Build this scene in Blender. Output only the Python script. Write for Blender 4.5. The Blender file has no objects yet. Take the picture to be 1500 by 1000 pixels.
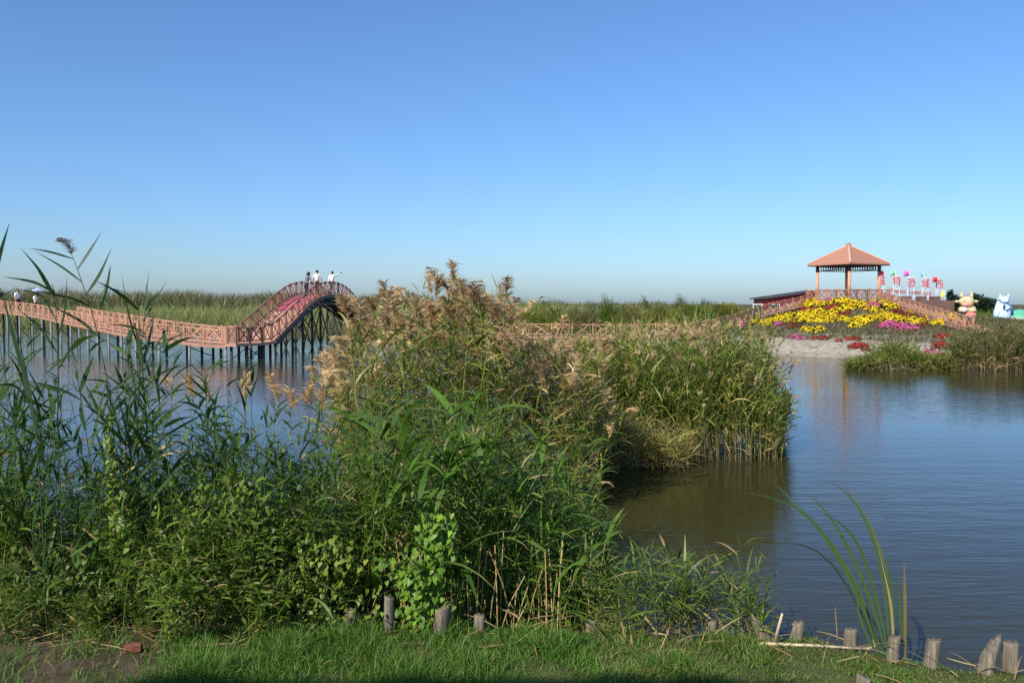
import bpy, math, random
import numpy as np
from mathutils import Vector

R = math.radians
rng = np.random.default_rng(11)
random.seed(5)
scene = bpy.context.scene
COL = scene.collection

# ------------------------------------------------------------------ camera
F = 1270.0
CAM_Z = 2.8
PITCH = math.atan(55 / F)
cam_data = bpy.data.cameras.new("camera")
cam_data.lens = 36 * F / 1500
cam_data.sensor_width = 36
cam_data.clip_start = 0.05
cam_data.clip_end = 6000
cam = bpy.data.objects.new("camera", cam_data)
cam.location = (0, 0, CAM_Z)
cam.rotation_euler = (math.pi / 2 - PITCH, 0, 0)
COL.objects.link(cam)
scene.camera = cam


def ray(px, py):
    u = (px - 750) / F
    v = (500 - py) / F
    cp, sp = math.cos(PITCH), math.sin(PITCH)
    d = np.array([u, cp + v * sp, -sp + v * cp])
    return d / d[1]


def P(px, py, y):
    """the point seen at photo position (px, py) standing y metres ahead"""
    return np.array([0, 0, CAM_Z]) + ray(px, py) * y


def XA(px, y):
    return ray(px, 445)[0] * y


# ------------------------------------------------------------------ light
SUN_AZ = np.array([-0.60, -0.80])
SUN_EL = R(36)
sun_dir = Vector((SUN_AZ[0] * math.cos(SUN_EL), SUN_AZ[1] * math.cos(SUN_EL), math.sin(SUN_EL)))
sd = bpy.data.lights.new("sun", 'SUN')
sd.energy = 5.0
sd.angle = R(0.53)
sd.color = (1.0, 0.93, 0.80)
so = bpy.data.objects.new("sun", sd)
so.rotation_euler = sun_dir.to_track_quat('Z', 'Y').to_euler()
so.location = (-30, -25, 40)
COL.objects.link(so)

w = bpy.data.worlds.new("World")
scene.world = w
w.use_nodes = True
nt = w.node_tree
bg = nt.nodes["Background"]
sky = nt.nodes.new("ShaderNodeTexSky")
sky.sky_type = 'NISHITA'
sky.sun_disc = False
sky.sun_elevation = SUN_EL
sky.sun_rotation = math.atan2(sun_dir.x, sun_dir.y)
sky.altitude = 0
sky.air_density = 1.0
sky.dust_density = 0.85
sky.ozone_density = 10
nt.links.new(sky.outputs[0], bg.inputs[0])
bg.inputs[1].default_value = 0.144

scene.view_settings.view_transform = 'Standard'
scene.view_settings.look = 'None'
scene.view_settings.gamma = 1
scene.view_settings.exposure = 0.2
scene.cycles.max_bounces = 6
scene.cycles.diffuse_bounces = 3
scene.cycles.glossy_bounces = 3
scene.cycles.transmission_bounces = 4
scene.cycles.transparent_max_bounces = 4
scene.cycles.use_denoising = False


# ------------------------------------------------------------------ materials
def new_mat(name):
    m = bpy.data.materials.new(name)
    m.use_nodes = True
    n = m.node_tree
    return m, n, n.nodes["Principled BSDF"]


def paint(name, col, rough=0.55, var=0.18, scale=6.0, bump=0.0, spec=0.3, stretch=(1, 1, 1), metal=0.0, boards=0.0):
    m, n, b = new_mat(name)
    tc = n.nodes.new("ShaderNodeTexCoord")
    mp = n.nodes.new("ShaderNodeMapping")
    mp.inputs["Scale"].default_value = stretch
    nz = n.nodes.new("ShaderNodeTexNoise")
    nz.inputs["Scale"].default_value = scale
    nz.inputs["Detail"].default_value = 6
    cr = n.nodes.new("ShaderNodeValToRGB")
    cr.color_ramp.elements[0].position = 0.3
    cr.color_ramp.elements[1].position = 0.72
    cr.color_ramp.elements[0].color = (*[c * (1 - var) for c in col], 1)
    cr.color_ramp.elements[1].color = (*[min(1, c * (1 + var)) for c in col], 1)
    n.links.new(tc.outputs["Object"], mp.inputs[0])
    n.links.new(mp.outputs[0], nz.inputs["Vector"])
    n.links.new(nz.outputs["Fac"], cr.inputs[0])
    if boards:
        oi = n.nodes.new("ShaderNodeObjectInfo")
        mr = n.nodes.new("ShaderNodeMapRange")
        mr.inputs["To Min"].default_value = 1 - boards
        mr.inputs["To Max"].default_value = 1 + boards * 0.7
        n.links.new(oi.outputs["Random"], mr.inputs[0])
        vm = n.nodes.new("ShaderNodeVectorMath")
        vm.operation = 'SCALE'
        n.links.new(cr.outputs[0], vm.inputs[0])
        n.links.new(mr.outputs[0], vm.inputs["Scale"])
        n.links.new(vm.outputs[0], b.inputs["Base Color"])
    else:
        n.links.new(cr.outputs[0], b.inputs["Base Color"])
    b.inputs["Roughness"].default_value = rough
    b.inputs["Specular IOR Level"].default_value = spec
    b.inputs["Metallic"].default_value = metal
    if bump:
        bp = n.nodes.new("ShaderNodeBump")
        bp.inputs["Strength"].default_value = bump
        bp.inputs["Distance"].default_value = 0.01
        n.links.new(nz.outputs["Fac"], bp.inputs["Height"])
        n.links.new(bp.outputs[0], b.inputs["Normal"])
    return m


def leaf_material(name, trans=0.3, rough=0.5, spec=0.25, tint=(1.0, 1.15, 0.6)):
    """colour from the per-leaf attribute, thin enough to let light through"""
    m, n, b = new_mat(name)
    at = n.nodes.new("ShaderNodeAttribute")
    at.attribute_name = "Col"
    n.links.new(at.outputs["Color"], b.inputs["Base Color"])
    b.inputs["Roughness"].default_value = rough
    b.inputs["Specular IOR Level"].default_value = spec
    tr = n.nodes.new("ShaderNodeBsdfTranslucent")
    mx = n.nodes.new("ShaderNodeMix")
    mx.data_type = 'RGBA'
    mx.blend_type = 'MULTIPLY'
    mx.inputs["Factor"].default_value = 1
    n.links.new(at.outputs["Color"], mx.inputs["A"])
    mx.inputs["B"].default_value = (*tint, 1)
    n.links.new(mx.outputs["Result"], tr.inputs[0])
    ms = n.nodes.new("ShaderNodeMixShader")
    ms.inputs[0].default_value = trans
    n.links.new(b.outputs[0], ms.inputs[1])
    n.links.new(tr.outputs[0], ms.inputs[2])
    n.links.new(ms.outputs[0], n.nodes["Material Output"].inputs[0])
    return m


M = {}
M['leaf'] = leaf_material("reed_leaf", 0.32, 0.42, 0.28)
M['stem'] = leaf_material("reed_stem", 0.0, 0.5, 0.3)
M['plume'] = leaf_material("reed_plume", 0.35, 0.9, 0.05, (1.0, 0.92, 0.75))
M['grass'] = leaf_material("grass_blade", 0.35, 0.5, 0.3)
M['petal'] = leaf_material("petal", 0.2, 0.7, 0.1, (1, 1, 1))
M['wood'] = paint("salmon_painted_wood", (0.44, 0.225, 0.15), 0.65, 0.24, 3, 0.15, boards=0.2)
M['shadewood'] = paint("shade_darkened_wood", (0.235, 0.12, 0.085), 0.65, 0.24, 3, 0.15, boards=0.2)  # brown stands for wood turned from the sun, shade put into the colour
M['tread'] = paint("salmon_decking", (0.54, 0.30, 0.205), 0.7, 0.2, 2, 0.1, boards=0.12)
M['carpet'] = paint("red_carpet", (0.58, 0.13, 0.15), 0.9, 0.12, 8)
M['steel'] = paint("sunlit_steel", (0.20, 0.215, 0.235), 0.7, 0.2, 4, 0, 0.2)
M['darksteel'] = paint("dark_steel", (0.045, 0.04, 0.04), 0.6, 0.3, 4)
M['rooftile'] = paint("terracotta_roof", (0.42, 0.20, 0.135), 0.7, 0.12, 9, 0.3)
M['ridge'] = paint("pale_terracotta_ridge", (0.58, 0.34, 0.26), 0.6, 0.08, 6)
M['pillar'] = paint("pink_brown_pillar", (0.56, 0.30, 0.20), 0.6, 0.1, 5)
M['eave_shade'] = paint("eave_shaded_wood", (0.07, 0.035, 0.03), 0.6, 0.2, 5)  # wood below the eaves coloured dark to carry the shade there
M['redwall'] = paint("dark_red_wall", (0.28, 0.045, 0.04), 0.7, 0.15, 2)
M['darkroof'] = paint("dark_grey_roof", (0.06, 0.055, 0.06), 0.7, 0.2, 2)
M['white'] = paint("white_paint", (0.8, 0.8, 0.8), 0.5, 0.05, 3)
M['brownwall'] = paint("brown_rendered_wall", (0.15, 0.085, 0.07), 0.85, 0.25, 1.5, 0.3)
M['redletter'] = paint("red_lettering", (0.62, 0.03, 0.05), 0.5, 0.08, 3)
M['glass'] = paint("window_glass", (0.05, 0.07, 0.09), 0.08, 0.1, 2, 0, 0.5)
M['bark'] = paint("bark", (0.11, 0.085, 0.06), 0.9, 0.3, 12, 0.4)
M['skin'] = paint("skin", (0.42, 0.25, 0.17), 0.55, 0.06, 20)
M['hair'] = paint("black_hair", (0.012, 0.01, 0.01), 0.5, 0.3, 40)
M['shirt'] = paint("white_shirt", (0.82, 0.82, 0.84), 0.8, 0.05, 20)
M['trouser'] = paint("dark_trousers", (0.025, 0.022, 0.03), 0.8, 0.2, 20)
M['greytrouser'] = paint("grey_trousers", (0.09, 0.085, 0.09), 0.8, 0.2, 20)
M['patterned'] = paint("grey_patterned_cloth", (0.16, 0.16, 0.2), 0.8, 0.75, 45)
M['shoe'] = paint("black_shoe", (0.015, 0.015, 0.015), 0.4, 0.2, 20)
M['umbrella'] = paint("lavender_umbrella", (0.55, 0.55, 0.8), 0.6, 0.08, 6)
M['gold'] = paint("gold_paint", (0.60, 0.49, 0.28), 0.45, 0.15, 4)
M['redpaint'] = paint("coral_red_paint", (0.60, 0.22, 0.18), 0.5, 0.1, 4)
M['orange'] = paint("orange_paint", (0.66, 0.33, 0.22), 0.5, 0.1, 4)
M['paleblue'] = paint("pale_blue_paint", (0.50, 0.66, 0.86), 0.4, 0.08, 3)
M['blueshade'] = paint("navy_paint", (0.05, 0.10, 0.22), 0.4, 0.1, 3)
M['greentent'] = paint("green_canvas", (0.10, 0.42, 0.27), 0.7, 0.1, 2)
M['tarp'] = paint("pale_green_tarp", (0.35, 0.48, 0.33), 0.7, 0.15, 2)
M['brick'] = paint("brick_red", (0.20, 0.07, 0.045), 0.9, 0.35, 25, 0.5)
for c, v in dict(flag_green=(0.25, 0.75, 0.35), flag_pink=(0.85, 0.16, 0.50), flag_blue=(0.12, 0.5, 0.75),
                 flag_red=(0.75, 0.04, 0.06), flag_yellow=(0.85, 0.78, 0.12)).items():
    M[c] = paint(c, v, 0.7, 0.06, 3)


def weathered_wood():
    m, n, b = new_mat("weathered_wood")
    tc = n.nodes.new("ShaderNodeTexCoord")
    mp = n.nodes.new("ShaderNodeMapping")
    mp.inputs["Scale"].default_value = (60, 60, 5)
    nz = n.nodes.new("ShaderNodeTexNoise")
    nz.inputs["Scale"].default_value = 1.0
    nz.inputs["Detail"].default_value = 8
    nz.inputs["Roughness"].default_value = 0.7
    cr = n.nodes.new("ShaderNodeValToRGB")
    e = cr.color_ramp.elements
    e[0].position, e[0].color = 0.30, (0.045, 0.035, 0.024, 1)
    e[1].position, e[1].color = 0.75, (0.33, 0.285, 0.215, 1)
    x = e.new(0.5)
    x.color = (0.16, 0.135, 0.097, 1)
    n.links.new(tc.outputs["Object"], mp.inputs[0])
    n.links.new(mp.outputs[0], nz.inputs["Vector"])
    n.links.new(nz.outputs["Fac"], cr.inputs[0])
    n.links.new(cr.outputs[0], b.inputs["Base Color"])
    bp = n.nodes.new("ShaderNodeBump")
    bp.inputs["Strength"].default_value = 0.8
    bp.inputs["Distance"].default_value = 0.006
    n.links.new(nz.outputs["Fac"], bp.inputs["Height"])
    n.links.new(bp.outputs[0], b.inputs["Normal"])
    b.inputs["Roughness"].default_value = 0.9
    return m


M['post'] = weathered_wood()


def water_material():
    m, n, b = new_mat("pond_water")
    b.inputs["Base Color"].default_value = (0.038, 0.036, 0.013, 1)
    b.inputs["Roughness"].default_value = 0.065
    b.inputs["IOR"].default_value = 1.333
    b.inputs["Specular IOR Level"].default_value = 0.30
    tc = n.nodes.new("ShaderNodeTexCoord")
    mp = n.nodes.new("ShaderNodeMapping")
    mp.inputs["Rotation"].default_value = (0, 0, R(-12))
    mp.inputs["Scale"].default_value = (0.55, 2.6, 1)
    n1 = n.nodes.new("ShaderNodeTexNoise")
    n1.inputs["Scale"].default_value = 1.1
    n1.inputs["Detail"].default_value = 3
    n1.inputs["Distortion"].default_value = 0.3
    n2 = n.nodes.new("ShaderNodeTexNoise")
    n2.inputs["Scale"].default_value = 5.0
    n2.inputs["Detail"].default_value = 2
    n3 = n.nodes.new("ShaderNodeTexNoise")     # calm and ruffled patches
    n3.inputs["Scale"].default_value = 0.09
    n3.inputs["Detail"].default_value = 2
    n.links.new(tc.outputs["Object"], mp.inputs[0])
    n.links.new(mp.outputs[0], n1.inputs["Vector"])
    n.links.new(mp.outputs[0], n2.inputs["Vector"])
    n.links.new(tc.outputs["Object"], n3.inputs["Vector"])
    ad = n.nodes.new("ShaderNodeMath")
    ad.operation = 'MULTIPLY_ADD'
    ad.inputs[1].default_value = 0.5
    n.links.new(n2.outputs["Fac"], ad.inputs[0])
    n.links.new(n1.outputs["Fac"], ad.inputs[2])
    ra = n.nodes.new("ShaderNodeMapRange")
    ra.inputs["From Min"].default_value = 0.35
    ra.inputs["From Max"].default_value = 0.65
    ra.inputs["To Min"].default_value = 0.12
    ra.inputs["To Max"].default_value = 1.0
    n.links.new(n3.outputs["Fac"], ra.inputs[0])
    bp = n.nodes.new("ShaderNodeBump")
    bp.inputs["Distance"].default_value = 0.015
    n.links.new(ra.outputs[0], bp.inputs["Strength"])
    n.links.new(ad.outputs[0], bp.inputs["Height"])
    n.links.new(bp.outputs[0], b.inputs["Normal"])
    return m


M['water'] = water_material()


def ground_material():
    m, n, b = new_mat("ground_soil")
    at = n.nodes.new("ShaderNodeAttribute")
    at.attribute_name = "Col"
    tc = n.nodes.new("ShaderNodeTexCoord")
    nz = n.nodes.new("ShaderNodeTexNoise")
    nz.inputs["Scale"].default_value = 3.0
    nz.inputs["Detail"].default_value = 10
    nz.inputs["Roughness"].default_value = 0.7
    n.links.new(tc.outputs["Object"], nz.inputs["Vector"])
    ra = n.nodes.new("ShaderNodeMapRange")
    ra.inputs["From Min"].default_value = 0.3
    ra.inputs["From Max"].default_value = 0.7
    ra.inputs["To Min"].default_value = 0.55
    ra.inputs["To Max"].default_value = 1.35
    n.links.new(nz.outputs["Fac"], ra.inputs[0])
    mx = n.nodes.new("ShaderNodeVectorMath")
    mx.operation = 'SCALE'
    n.links.new(at.outputs["Color"], mx.inputs[0])
    n.links.new(ra.outputs[0], mx.inputs["Scale"])
    n.links.new(mx.outputs[0], b.inputs["Base Color"])
    b.inputs["Roughness"].default_value = 0.95
    b.inputs["Specular IOR Level"].default_value = 0.1
    bp = n.nodes.new("ShaderNodeBump")
    bp.inputs["Strength"].default_value = 0.9
    bp.inputs["Distance"].default_value = 0.05
    n.links.new(nz.outputs["Fac"], bp.inputs["Height"])
    n.links.new(bp.outputs[0], b.inputs["Normal"])
    return m


M['ground'] = ground_material()


# ------------------------------------------------------------------ object helpers
def tag(o, label=None, cat=None, group=None, kind=None):
    if label:
        o["label"] = label
    if cat:
        o["category"] = cat
    if group:
        o["group"] = group
    if kind:
        o["kind"] = kind
    return o


def empty(name, loc, rz=0.0):
    o = bpy.data.objects.new(name, None)
    o.location = loc
    o.rotation_euler = (0, 0, rz)
    o.empty_display_size = 0.2
    COL.objects.link(o)
    return o


def link_mesh(name, me, mat, parent=None, loc=None):
    if mat is not None:
        me.materials.append(mat)
    o = bpy.data.objects.new(name, me)
    COL.objects.link(o)
    if parent is not None:
        o.parent = parent
    if loc is not None:
        o.location = loc
    return o


def copy_tree(root):
    c = root.copy()
    COL.objects.link(c)
    for ch in root.children:
        k = ch.copy()
        COL.objects.link(k)
        k.parent = c
        for g in ch.children:
            q = g.copy()
            COL.objects.link(q)
            q.parent = k
    return c


class MB:
    """collects solid shapes; build() links them as ONE mesh object"""

    def __init__(self):
        self.v, self.f = [], []

    def add(self, vs, fs):
        o = len(self.v)
        self.v += [tuple(map(float, p)) for p in vs]
        self.f += [tuple(i + o for i in q) for q in fs]
        return self

    def box(self, c, s, rz=0.0):
        cx, cy, cz = c
        hx, hy, hz = s[0] / 2, s[1] / 2, s[2] / 2
        ca, sa = math.cos(rz), math.sin(rz)
        vs = []
        for dz in (-hz, hz):
            for dx, dy in ((-hx, -hy), (hx, -hy), (hx, hy), (-hx, hy)):
                vs.append((cx + dx * ca - dy * sa, cy + dx * sa + dy * ca, cz + dz))
        return self.add(vs, [(3, 2, 1, 0), (4, 5, 6, 7), (0, 1, 5, 4), (1, 2, 6, 5), (2, 3, 7, 6), (3, 0, 4, 7)])

    def bar(self, p, q, wd, h=None):
        """square bar from p to q, wd across and h in the up direction"""
        h = wd if h is None else h
        p, q = Vector(p), Vector(q)
        d = (q - p).normalized()
        up = Vector((0, 0, 1)) if abs(d.z) < 0.95 else Vector((0, 1, 0))
        s = d.cross(up).normalized()
        t = s.cross(d).normalized()
        vs = []
        for e in (p, q):
            for a, b in ((-1, -1), (1, -1), (1, 1), (-1, 1)):
                vs.append(e + s * (a * wd / 2) + t * (b * h / 2))
        return self.add(vs, [(3, 2, 1, 0), (4, 5, 6, 7), (0, 1, 5, 4), (1, 2, 6, 5), (2, 3, 7, 6), (3, 0, 4, 7)])

    def tube(self, pts, rad, n=8):
        pts = [Vector(p) for p in pts]
        rad = [rad] * len(pts) if isinstance(rad, (int, float)) else rad
        vs, fs = [], []
        for i, p in enumerate(pts):
            d = (pts[min(i + 1, len(pts) - 1)] - pts[max(i - 1, 0)]).normalized()
            up = Vector((0, 1, 0)) if abs(d.z) > 0.8 else Vector((0, 0, 1))
            s = d.cross(up).normalized()
            t = s.cross(d).normalized()
            for k in range(n):
                a = 2 * math.pi * k / n
                vs.append(p + (s * math.cos(a) + t * math.sin(a)) * rad[i])
        for i in range(len(pts) - 1):
            for k in range(n):
                k2 = (k + 1) % n
                fs.append((i * n + k, i * n + k2, (i + 1) * n + k2, (i + 1) * n + k))
        fs.append(tuple(reversed(range(n))))
        fs.append(tuple(range((len(pts) - 1) * n, len(pts) * n)))
        return self.add(vs, fs)

    def ball(self, c, r, n=12, m=8):
        rx, ry, rz = (r, r, r) if isinstance(r, (int, float)) else r
        vs, fs = [(c[0], c[1], c[2] - rz)], []
        for i in range(1, m):
            a = -math.pi / 2 + math.pi * i / m
            for k in range(n):
                b = 2 * math.pi * k / n
                vs.append((c[0] + rx * math.cos(a) * math.cos(b), c[1] + ry * math.cos(a) * math.sin(b), c[2] + rz * math.sin(a)))
        vs.append((c[0], c[1], c[2] + rz))
        for k in range(n):
            fs.append((0, 1 + (k + 1) % n, 1 + k))
        for i in range(m - 2):
            for k in range(n):
                k2 = (k + 1) % n
                fs.append((1 + i * n + k, 1 + i * n + k2, 1 + (i + 1) * n + k2, 1 + (i + 1) * n + k))
        t = len(vs) - 1
        for k in range(n):
            fs.append((t, 1 + (m - 2) * n + k, 1 + (m - 2) * n + (k + 1) % n))
        return self.add(vs, fs)

    def build(self, name, mat, parent=None, smooth=False):
        off = parent.location if parent is not None else Vector((0, 0, 0))
        me = bpy.data.meshes.new(name)
        me.from_pydata([(x - off[0], y - off[1], z - off[2]) for x, y, z in self.v], [], self.f)
        me.update()
        if smooth:
            me.polygons.foreach_set("use_smooth", [True] * len(me.polygons))
        return link_mesh(name, me, mat, parent)


class Geo:
    """collects arrays of quads with a colour per vertex; one mesh object"""

    def __init__(self):
        self.v, self.q, self.c, self.n = [], [], [], 0

    def add(self, v, q, c):
        v = v.reshape(-1, 3)
        c = np.broadcast_to(c, (len(v), 3)) if c.ndim == 1 else c.reshape(-1, 3)
        self.v.append(v)
        self.q.append(q.reshape(-1, 4) + self.n)
        self.c.append(c)
        self.n += len(v)

    def mesh(self, name, mat, smooth=True):
        v = np.concatenate(self.v).astype(np.float32)
        q = np.concatenate(self.q).astype(np.int32)
        c = np.concatenate(self.c).astype(np.float32)
        me = bpy.data.meshes.new(name)
        me.vertices.add(len(v))
        me.vertices.foreach_set("co", v.ravel())
        me.loops.add(q.size)
        me.loops.foreach_set("vertex_index", q.ravel())
        me.polygons.add(len(q))
        me.polygons.foreach_set("loop_start", np.arange(0, q.size, 4, dtype=np.int32))
        me.polygons.foreach_set("loop_total", np.full(len(q), 4, dtype=np.int32))
        if smooth:
            me.polygons.foreach_set("use_smooth", np.ones(len(q), dtype=bool))
        a = me.color_attributes.new("Col", 'FLOAT_COLOR', 'POINT')
        a.data.foreach_set("color", np.concatenate([c, np.ones((len(c), 1), np.float32)], 1).ravel())
        me.update(calc_edges=True)
        me.validate()
        me.materials.append(mat)
        return me

    def build(self, name, mat, parent=None, smooth=True):
        o = bpy.data.objects.new(name, self.mesh(name, mat, smooth))
        COL.objects.link(o)
        if parent is not None:
            o.parent = parent
        return o


LEAF_PROF = np.array([0.45, 0.95, 1.0, 0.72, 0.40, 0.04])


def ribbons(g, base, az, e0, droop, L, W, col, prof=LEAF_PROF, roll=None, tipcol=None, curl=None):
    """N leaves as curved strips"""
    N = len(base)
    if N == 0:
        return
    K = len(prof) - 1
    s = (np.arange(K) + 0.5) / K
    e = e0[:, None] - droop[:, None] * s ** 1.2
    a = az[:, None] + (0 if curl is None else curl[:, None] * s)
    st = (L / K)[:, None]
    d = np.stack([np.cos(e) * np.cos(a) * st, np.cos(e) * np.sin(a) * st, np.sin(e) * st], -1)
    p = np.concatenate([np.zeros((N, 1, 3)), np.cumsum(d, 1)], 1) + base[:, None, :]
    en = np.concatenate([e, e[:, -1:]], 1)
    an = np.concatenate([np.broadcast_to(a, e.shape), np.broadcast_to(a, e.shape)[:, -1:]], 1)
    perp = np.stack([-np.sin(an), np.cos(an), np.zeros_like(an)], -1)
    nor = np.stack([-np.sin(en) * np.cos(an), -np.sin(en) * np.sin(an), np.cos(en)], -1)
    if roll is None:
        roll = rng.normal(0, 0.5, N)
    side = perp * np.cos(roll)[:, None, None] + nor * np.sin(roll)[:, None, None]
    hw = (W[:, None] * prof / 2)[..., None]
    v = np.stack([p - side * hw, p + side * hw], 2)          # N,K+1,2,3
    i0 = (np.arange(N) * (K + 1) * 2)[:, None] + np.arange(K) * 2
    q = np.stack([i0, i0 + 1, i0 + 3, i0 + 2], -1)
    c = np.broadcast_to(col[:, None, None, :], v.shape)
    if tipcol is not None:
        f = (np.linspace(0, 1, K + 1) ** 2.5)[None, :, None, None]
        c = c * (1 - f) + tipcol[:, None, None, :] * f
    g.add(v, q, np.ascontiguousarray(c))


def tubes(g, pts, rad, col, n=4):
    """N upright-ish stems; pts N,K,3 rad N,K col N,K,3"""
    N, K, _ = pts.shape
    a = np.arange(n) * 2 * np.pi / n
    ring = np.stack([np.cos(a), np.sin(a), np.zeros(n)], -1)
    v = pts[:, :, None, :] + ring * rad[:, :, None, None]
    i0 = (np.arange(N) * K * n)[:, None, None] + (np.arange(K - 1) * n)[None, :, None]
    k = np.arange(n)
    k2 = (k + 1) % n
    q = np.stack([i0 + k, i0 + k2, i0 + n + k2, i0 + n + k], -1)
    c = np.broadcast_to(col[:, :, None, :], v.shape)
    g.add(v, q, np.ascontiguousarray(c))


def pick(pal, n, jit=0.18):
    pal = np.array(pal)
    i = rng.integers(0, len(pal), n)
    j = rng.integers(0, len(pal), n)
    t = rng.random((n, 1))
    return (pal[i] * t + pal[j] * (1 - t)) * np.exp(rng.normal(0, jit, (n, 1)))


GREEN = [(0.080, 0.150, 0.018), (0.125, 0.20, 0.022), (0.18, 0.235, 0.03), (0.042, 0.09, 0.016)]
OLIVE = [(0.18, 0.21, 0.032), (0.27, 0.27, 0.05), (0.09, 0.135, 0.02), (0.36, 0.31, 0.09)]
GREEN_A = [(0.066, 0.150, 0.017), (0.105, 0.195, 0.022), (0.16, 0.235, 0.03), (0.036, 0.088, 0.014)]
TAN = [(0.42, 0.29, 0.13), (0.50, 0.37, 0.19), (0.33, 0.22, 0.10), (0.40, 0.33, 0.15)]
PLUME = [(0.56, 0.40, 0.20), (0.70, 0.54, 0.31), (0.43, 0.29, 0.15), (0.58, 0.44, 0.25)]


def stem_points(base, H, laz, lean, K=7):
    t = np.linspace(0, 1, K)
    hx = (H * lean)[:, None] * t ** 1.9
    z = H[:, None] * t * (1 - 0.3 * lean[:, None] * t)
    return np.stack([base[:, 0:1] + hx * np.cos(laz)[:, None], base[:, 1:2] + hx * np.sin(laz)[:, None], base[:, 2:3] + z], -1)


def gen_reeds(gs, gl, gp, base, H, pal=GREEN, lean=(0.05, 0.25), laz=None, nl=13, L=(0.28, 0.5), W=(0.018, 0.034),
              plume=None, plume_len=(0.22, 0.32), t0=0.15, dry_base=0.5, thick=0.0045, prof=LEAF_PROF, nb=44, dry=0.06,
              plume_w=0.007, sides=4, plume_pal=PLUME, e_start=(0.35, 1.15), droop=(0.2, 1.5), tipdry=0.35):
    """reeds: stems into gs, leaves into gl, seed plumes into gp"""
    N = len(base)
    laz = rng.uniform(0, 2 * np.pi, N) if laz is None else laz
    ln = rng.uniform(lean[0], lean[1], N)
    if plume is not None and N > 1:
        H = np.maximum(0.4, H - plume * np.mean(plume_len) * 0.9)
    K = 7
    pts = stem_points(base, H, laz, ln, K)
    t = np.linspace(0, 1, K)
    rad = thick * (H / 2.2)[:, None] ** 0.5 * (1.05 - 0.65 * t)[None, :] * np.ones((N, 1))
    gcol = pick(pal, N)
    tcol = pick(TAN, N)
    f = np.clip((dry_base - t) / max(dry_base, 0.01) * 1.6, 0, 1)[None, :, None] * (rng.random((N, 1, 1)) * 0.6 + 0.4)
    tubes(gs, pts, rad, gcol[:, None, :] * (1 - f) + tcol[:, None, :] * f, sides)
    # leaves
    cnt = np.maximum(2, rng.normal(nl, nl * 0.2, N).astype(int))
    idx = np.repeat(np.arange(N), cnt)
    n = len(idx)
    tt = t0 + (1 - t0) * rng.random(n) ** 0.85
    hx = H[idx] * ln[idx] * tt ** 1.9
    z = H[idx] * tt * (1 - 0.3 * ln[idx] * tt)
    b = np.stack([base[idx, 0] + hx * np.cos(laz[idx]), base[idx, 1] + hx * np.sin(laz[idx]), base[idx, 2] + z], -1)
    az = rng.uniform(0, 2 * np.pi, n)
    e0 = rng.uniform(e_start[0], e_start[1], n)
    dr = rng.uniform(droop[0], droop[1], n)
    shape = 0.55 + 0.6 * np.sin(np.pi * np.clip(tt, 0, 1) ** 1.1)
    LL = rng.uniform(L[0], L[1], n) * shape
    WW = rng.uniform(W[0], W[1], n)
    col = pick(pal, n) * 0.5 + gcol[idx] * 0.5
    isdry = (rng.random(n) < dry) | ((tt < 0.32) & (rng.random(n) < dry_base))
    col = np.where(isdry[:, None], pick(TAN, n), col)
    tip = np.where((rng.random(n) < tipdry)[:, None], col * 0.5 + 0.5 * pick(TAN, n), col)
    ribbons(gl, b, az, e0, dr, LL, WW, col, prof, tipcol=tip, curl=rng.normal(0, 0.35, n))
    if plume is not None and plume.any():
        ii = np.nonzero(plume)[0]
        plumes(gp, pts[ii, -1], laz[ii] + rng.normal(0, 0.5, len(ii)), rng.uniform(*plume_len, len(ii)), nb, plume_w, plume_pal)
    return pts[:, -1]


def plumes(g, tip, az, Lp, nb=44, wd=0.007, pal=PLUME):
    """soft ovate seed heads, nodding to one side"""
    N = len(tip)
    pc = pick(pal, N, 0.14)
    idx = np.repeat(np.arange(N), nb)
    n = len(idx)
    u = rng.random(n)
    bend = (rng.uniform(0.15, 0.9, N) + 0.5 * (rng.random(N) < 0.25))[idx]
    e = R(86) - bend * u
    l = Lp[idx]
    h = 0.75 * l * u * np.cos(R(86) - bend * u * 0.55)
    zz = 0.75 * l * u * np.sin(R(86) - bend * u * 0.55)
    b = tip[idx] + np.stack([h * np.cos(az[idx]), h * np.sin(az[idx]), zz], -1)
    ba = az[idx] + rng.normal(0, 1.25, n)
    Lb = l * 0.34 * (0.45 + 0.75 * np.sin(np.pi * np.clip(0.12 + 0.75 * u, 0, 1))) * rng.uniform(0.6, 1.15, n)
    e0 = e - rng.uniform(0.15, 0.75, n)
    c = pc[idx] * np.exp(rng.normal(0, 0.2, (n, 1)))
    ribbons(g, b, ba, e0, rng.uniform(0.2, 1.1, n), Lb, wd * rng.uniform(0.7, 1.5, n), c,
            np.array([0.45, 1.0, 1.0, 0.3]), roll=rng.uniform(-1.5, 1.5, n))


# ------------------------------------------------------------------ terrain
SHORE_X = np.array([-400, -60, -30, -16, -8, 0, 8, 12, 14, 18, 21, 25, 45, 400.])
SHORE_Y = np.array([120, 104, 95, 83, 77, 71, 64, 53, 46.5, 44.2, 41.5, 39, 38, 40.])
MC = (27.2, 70.5)


def bank_edge(x):
    return np.interp(x, [-40, -4, -2.2, 0.4, 2.2, 3.0, 3.6, 40], [6.9, 6.75, 6.5, 6.42, 6.24, 5.78, 5.66, 5.5])


def sstep(a, b, x):
    t = np.clip((x - a) / (b - a), 0, 1)
    return t * t * (3 - 2 * t)


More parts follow.
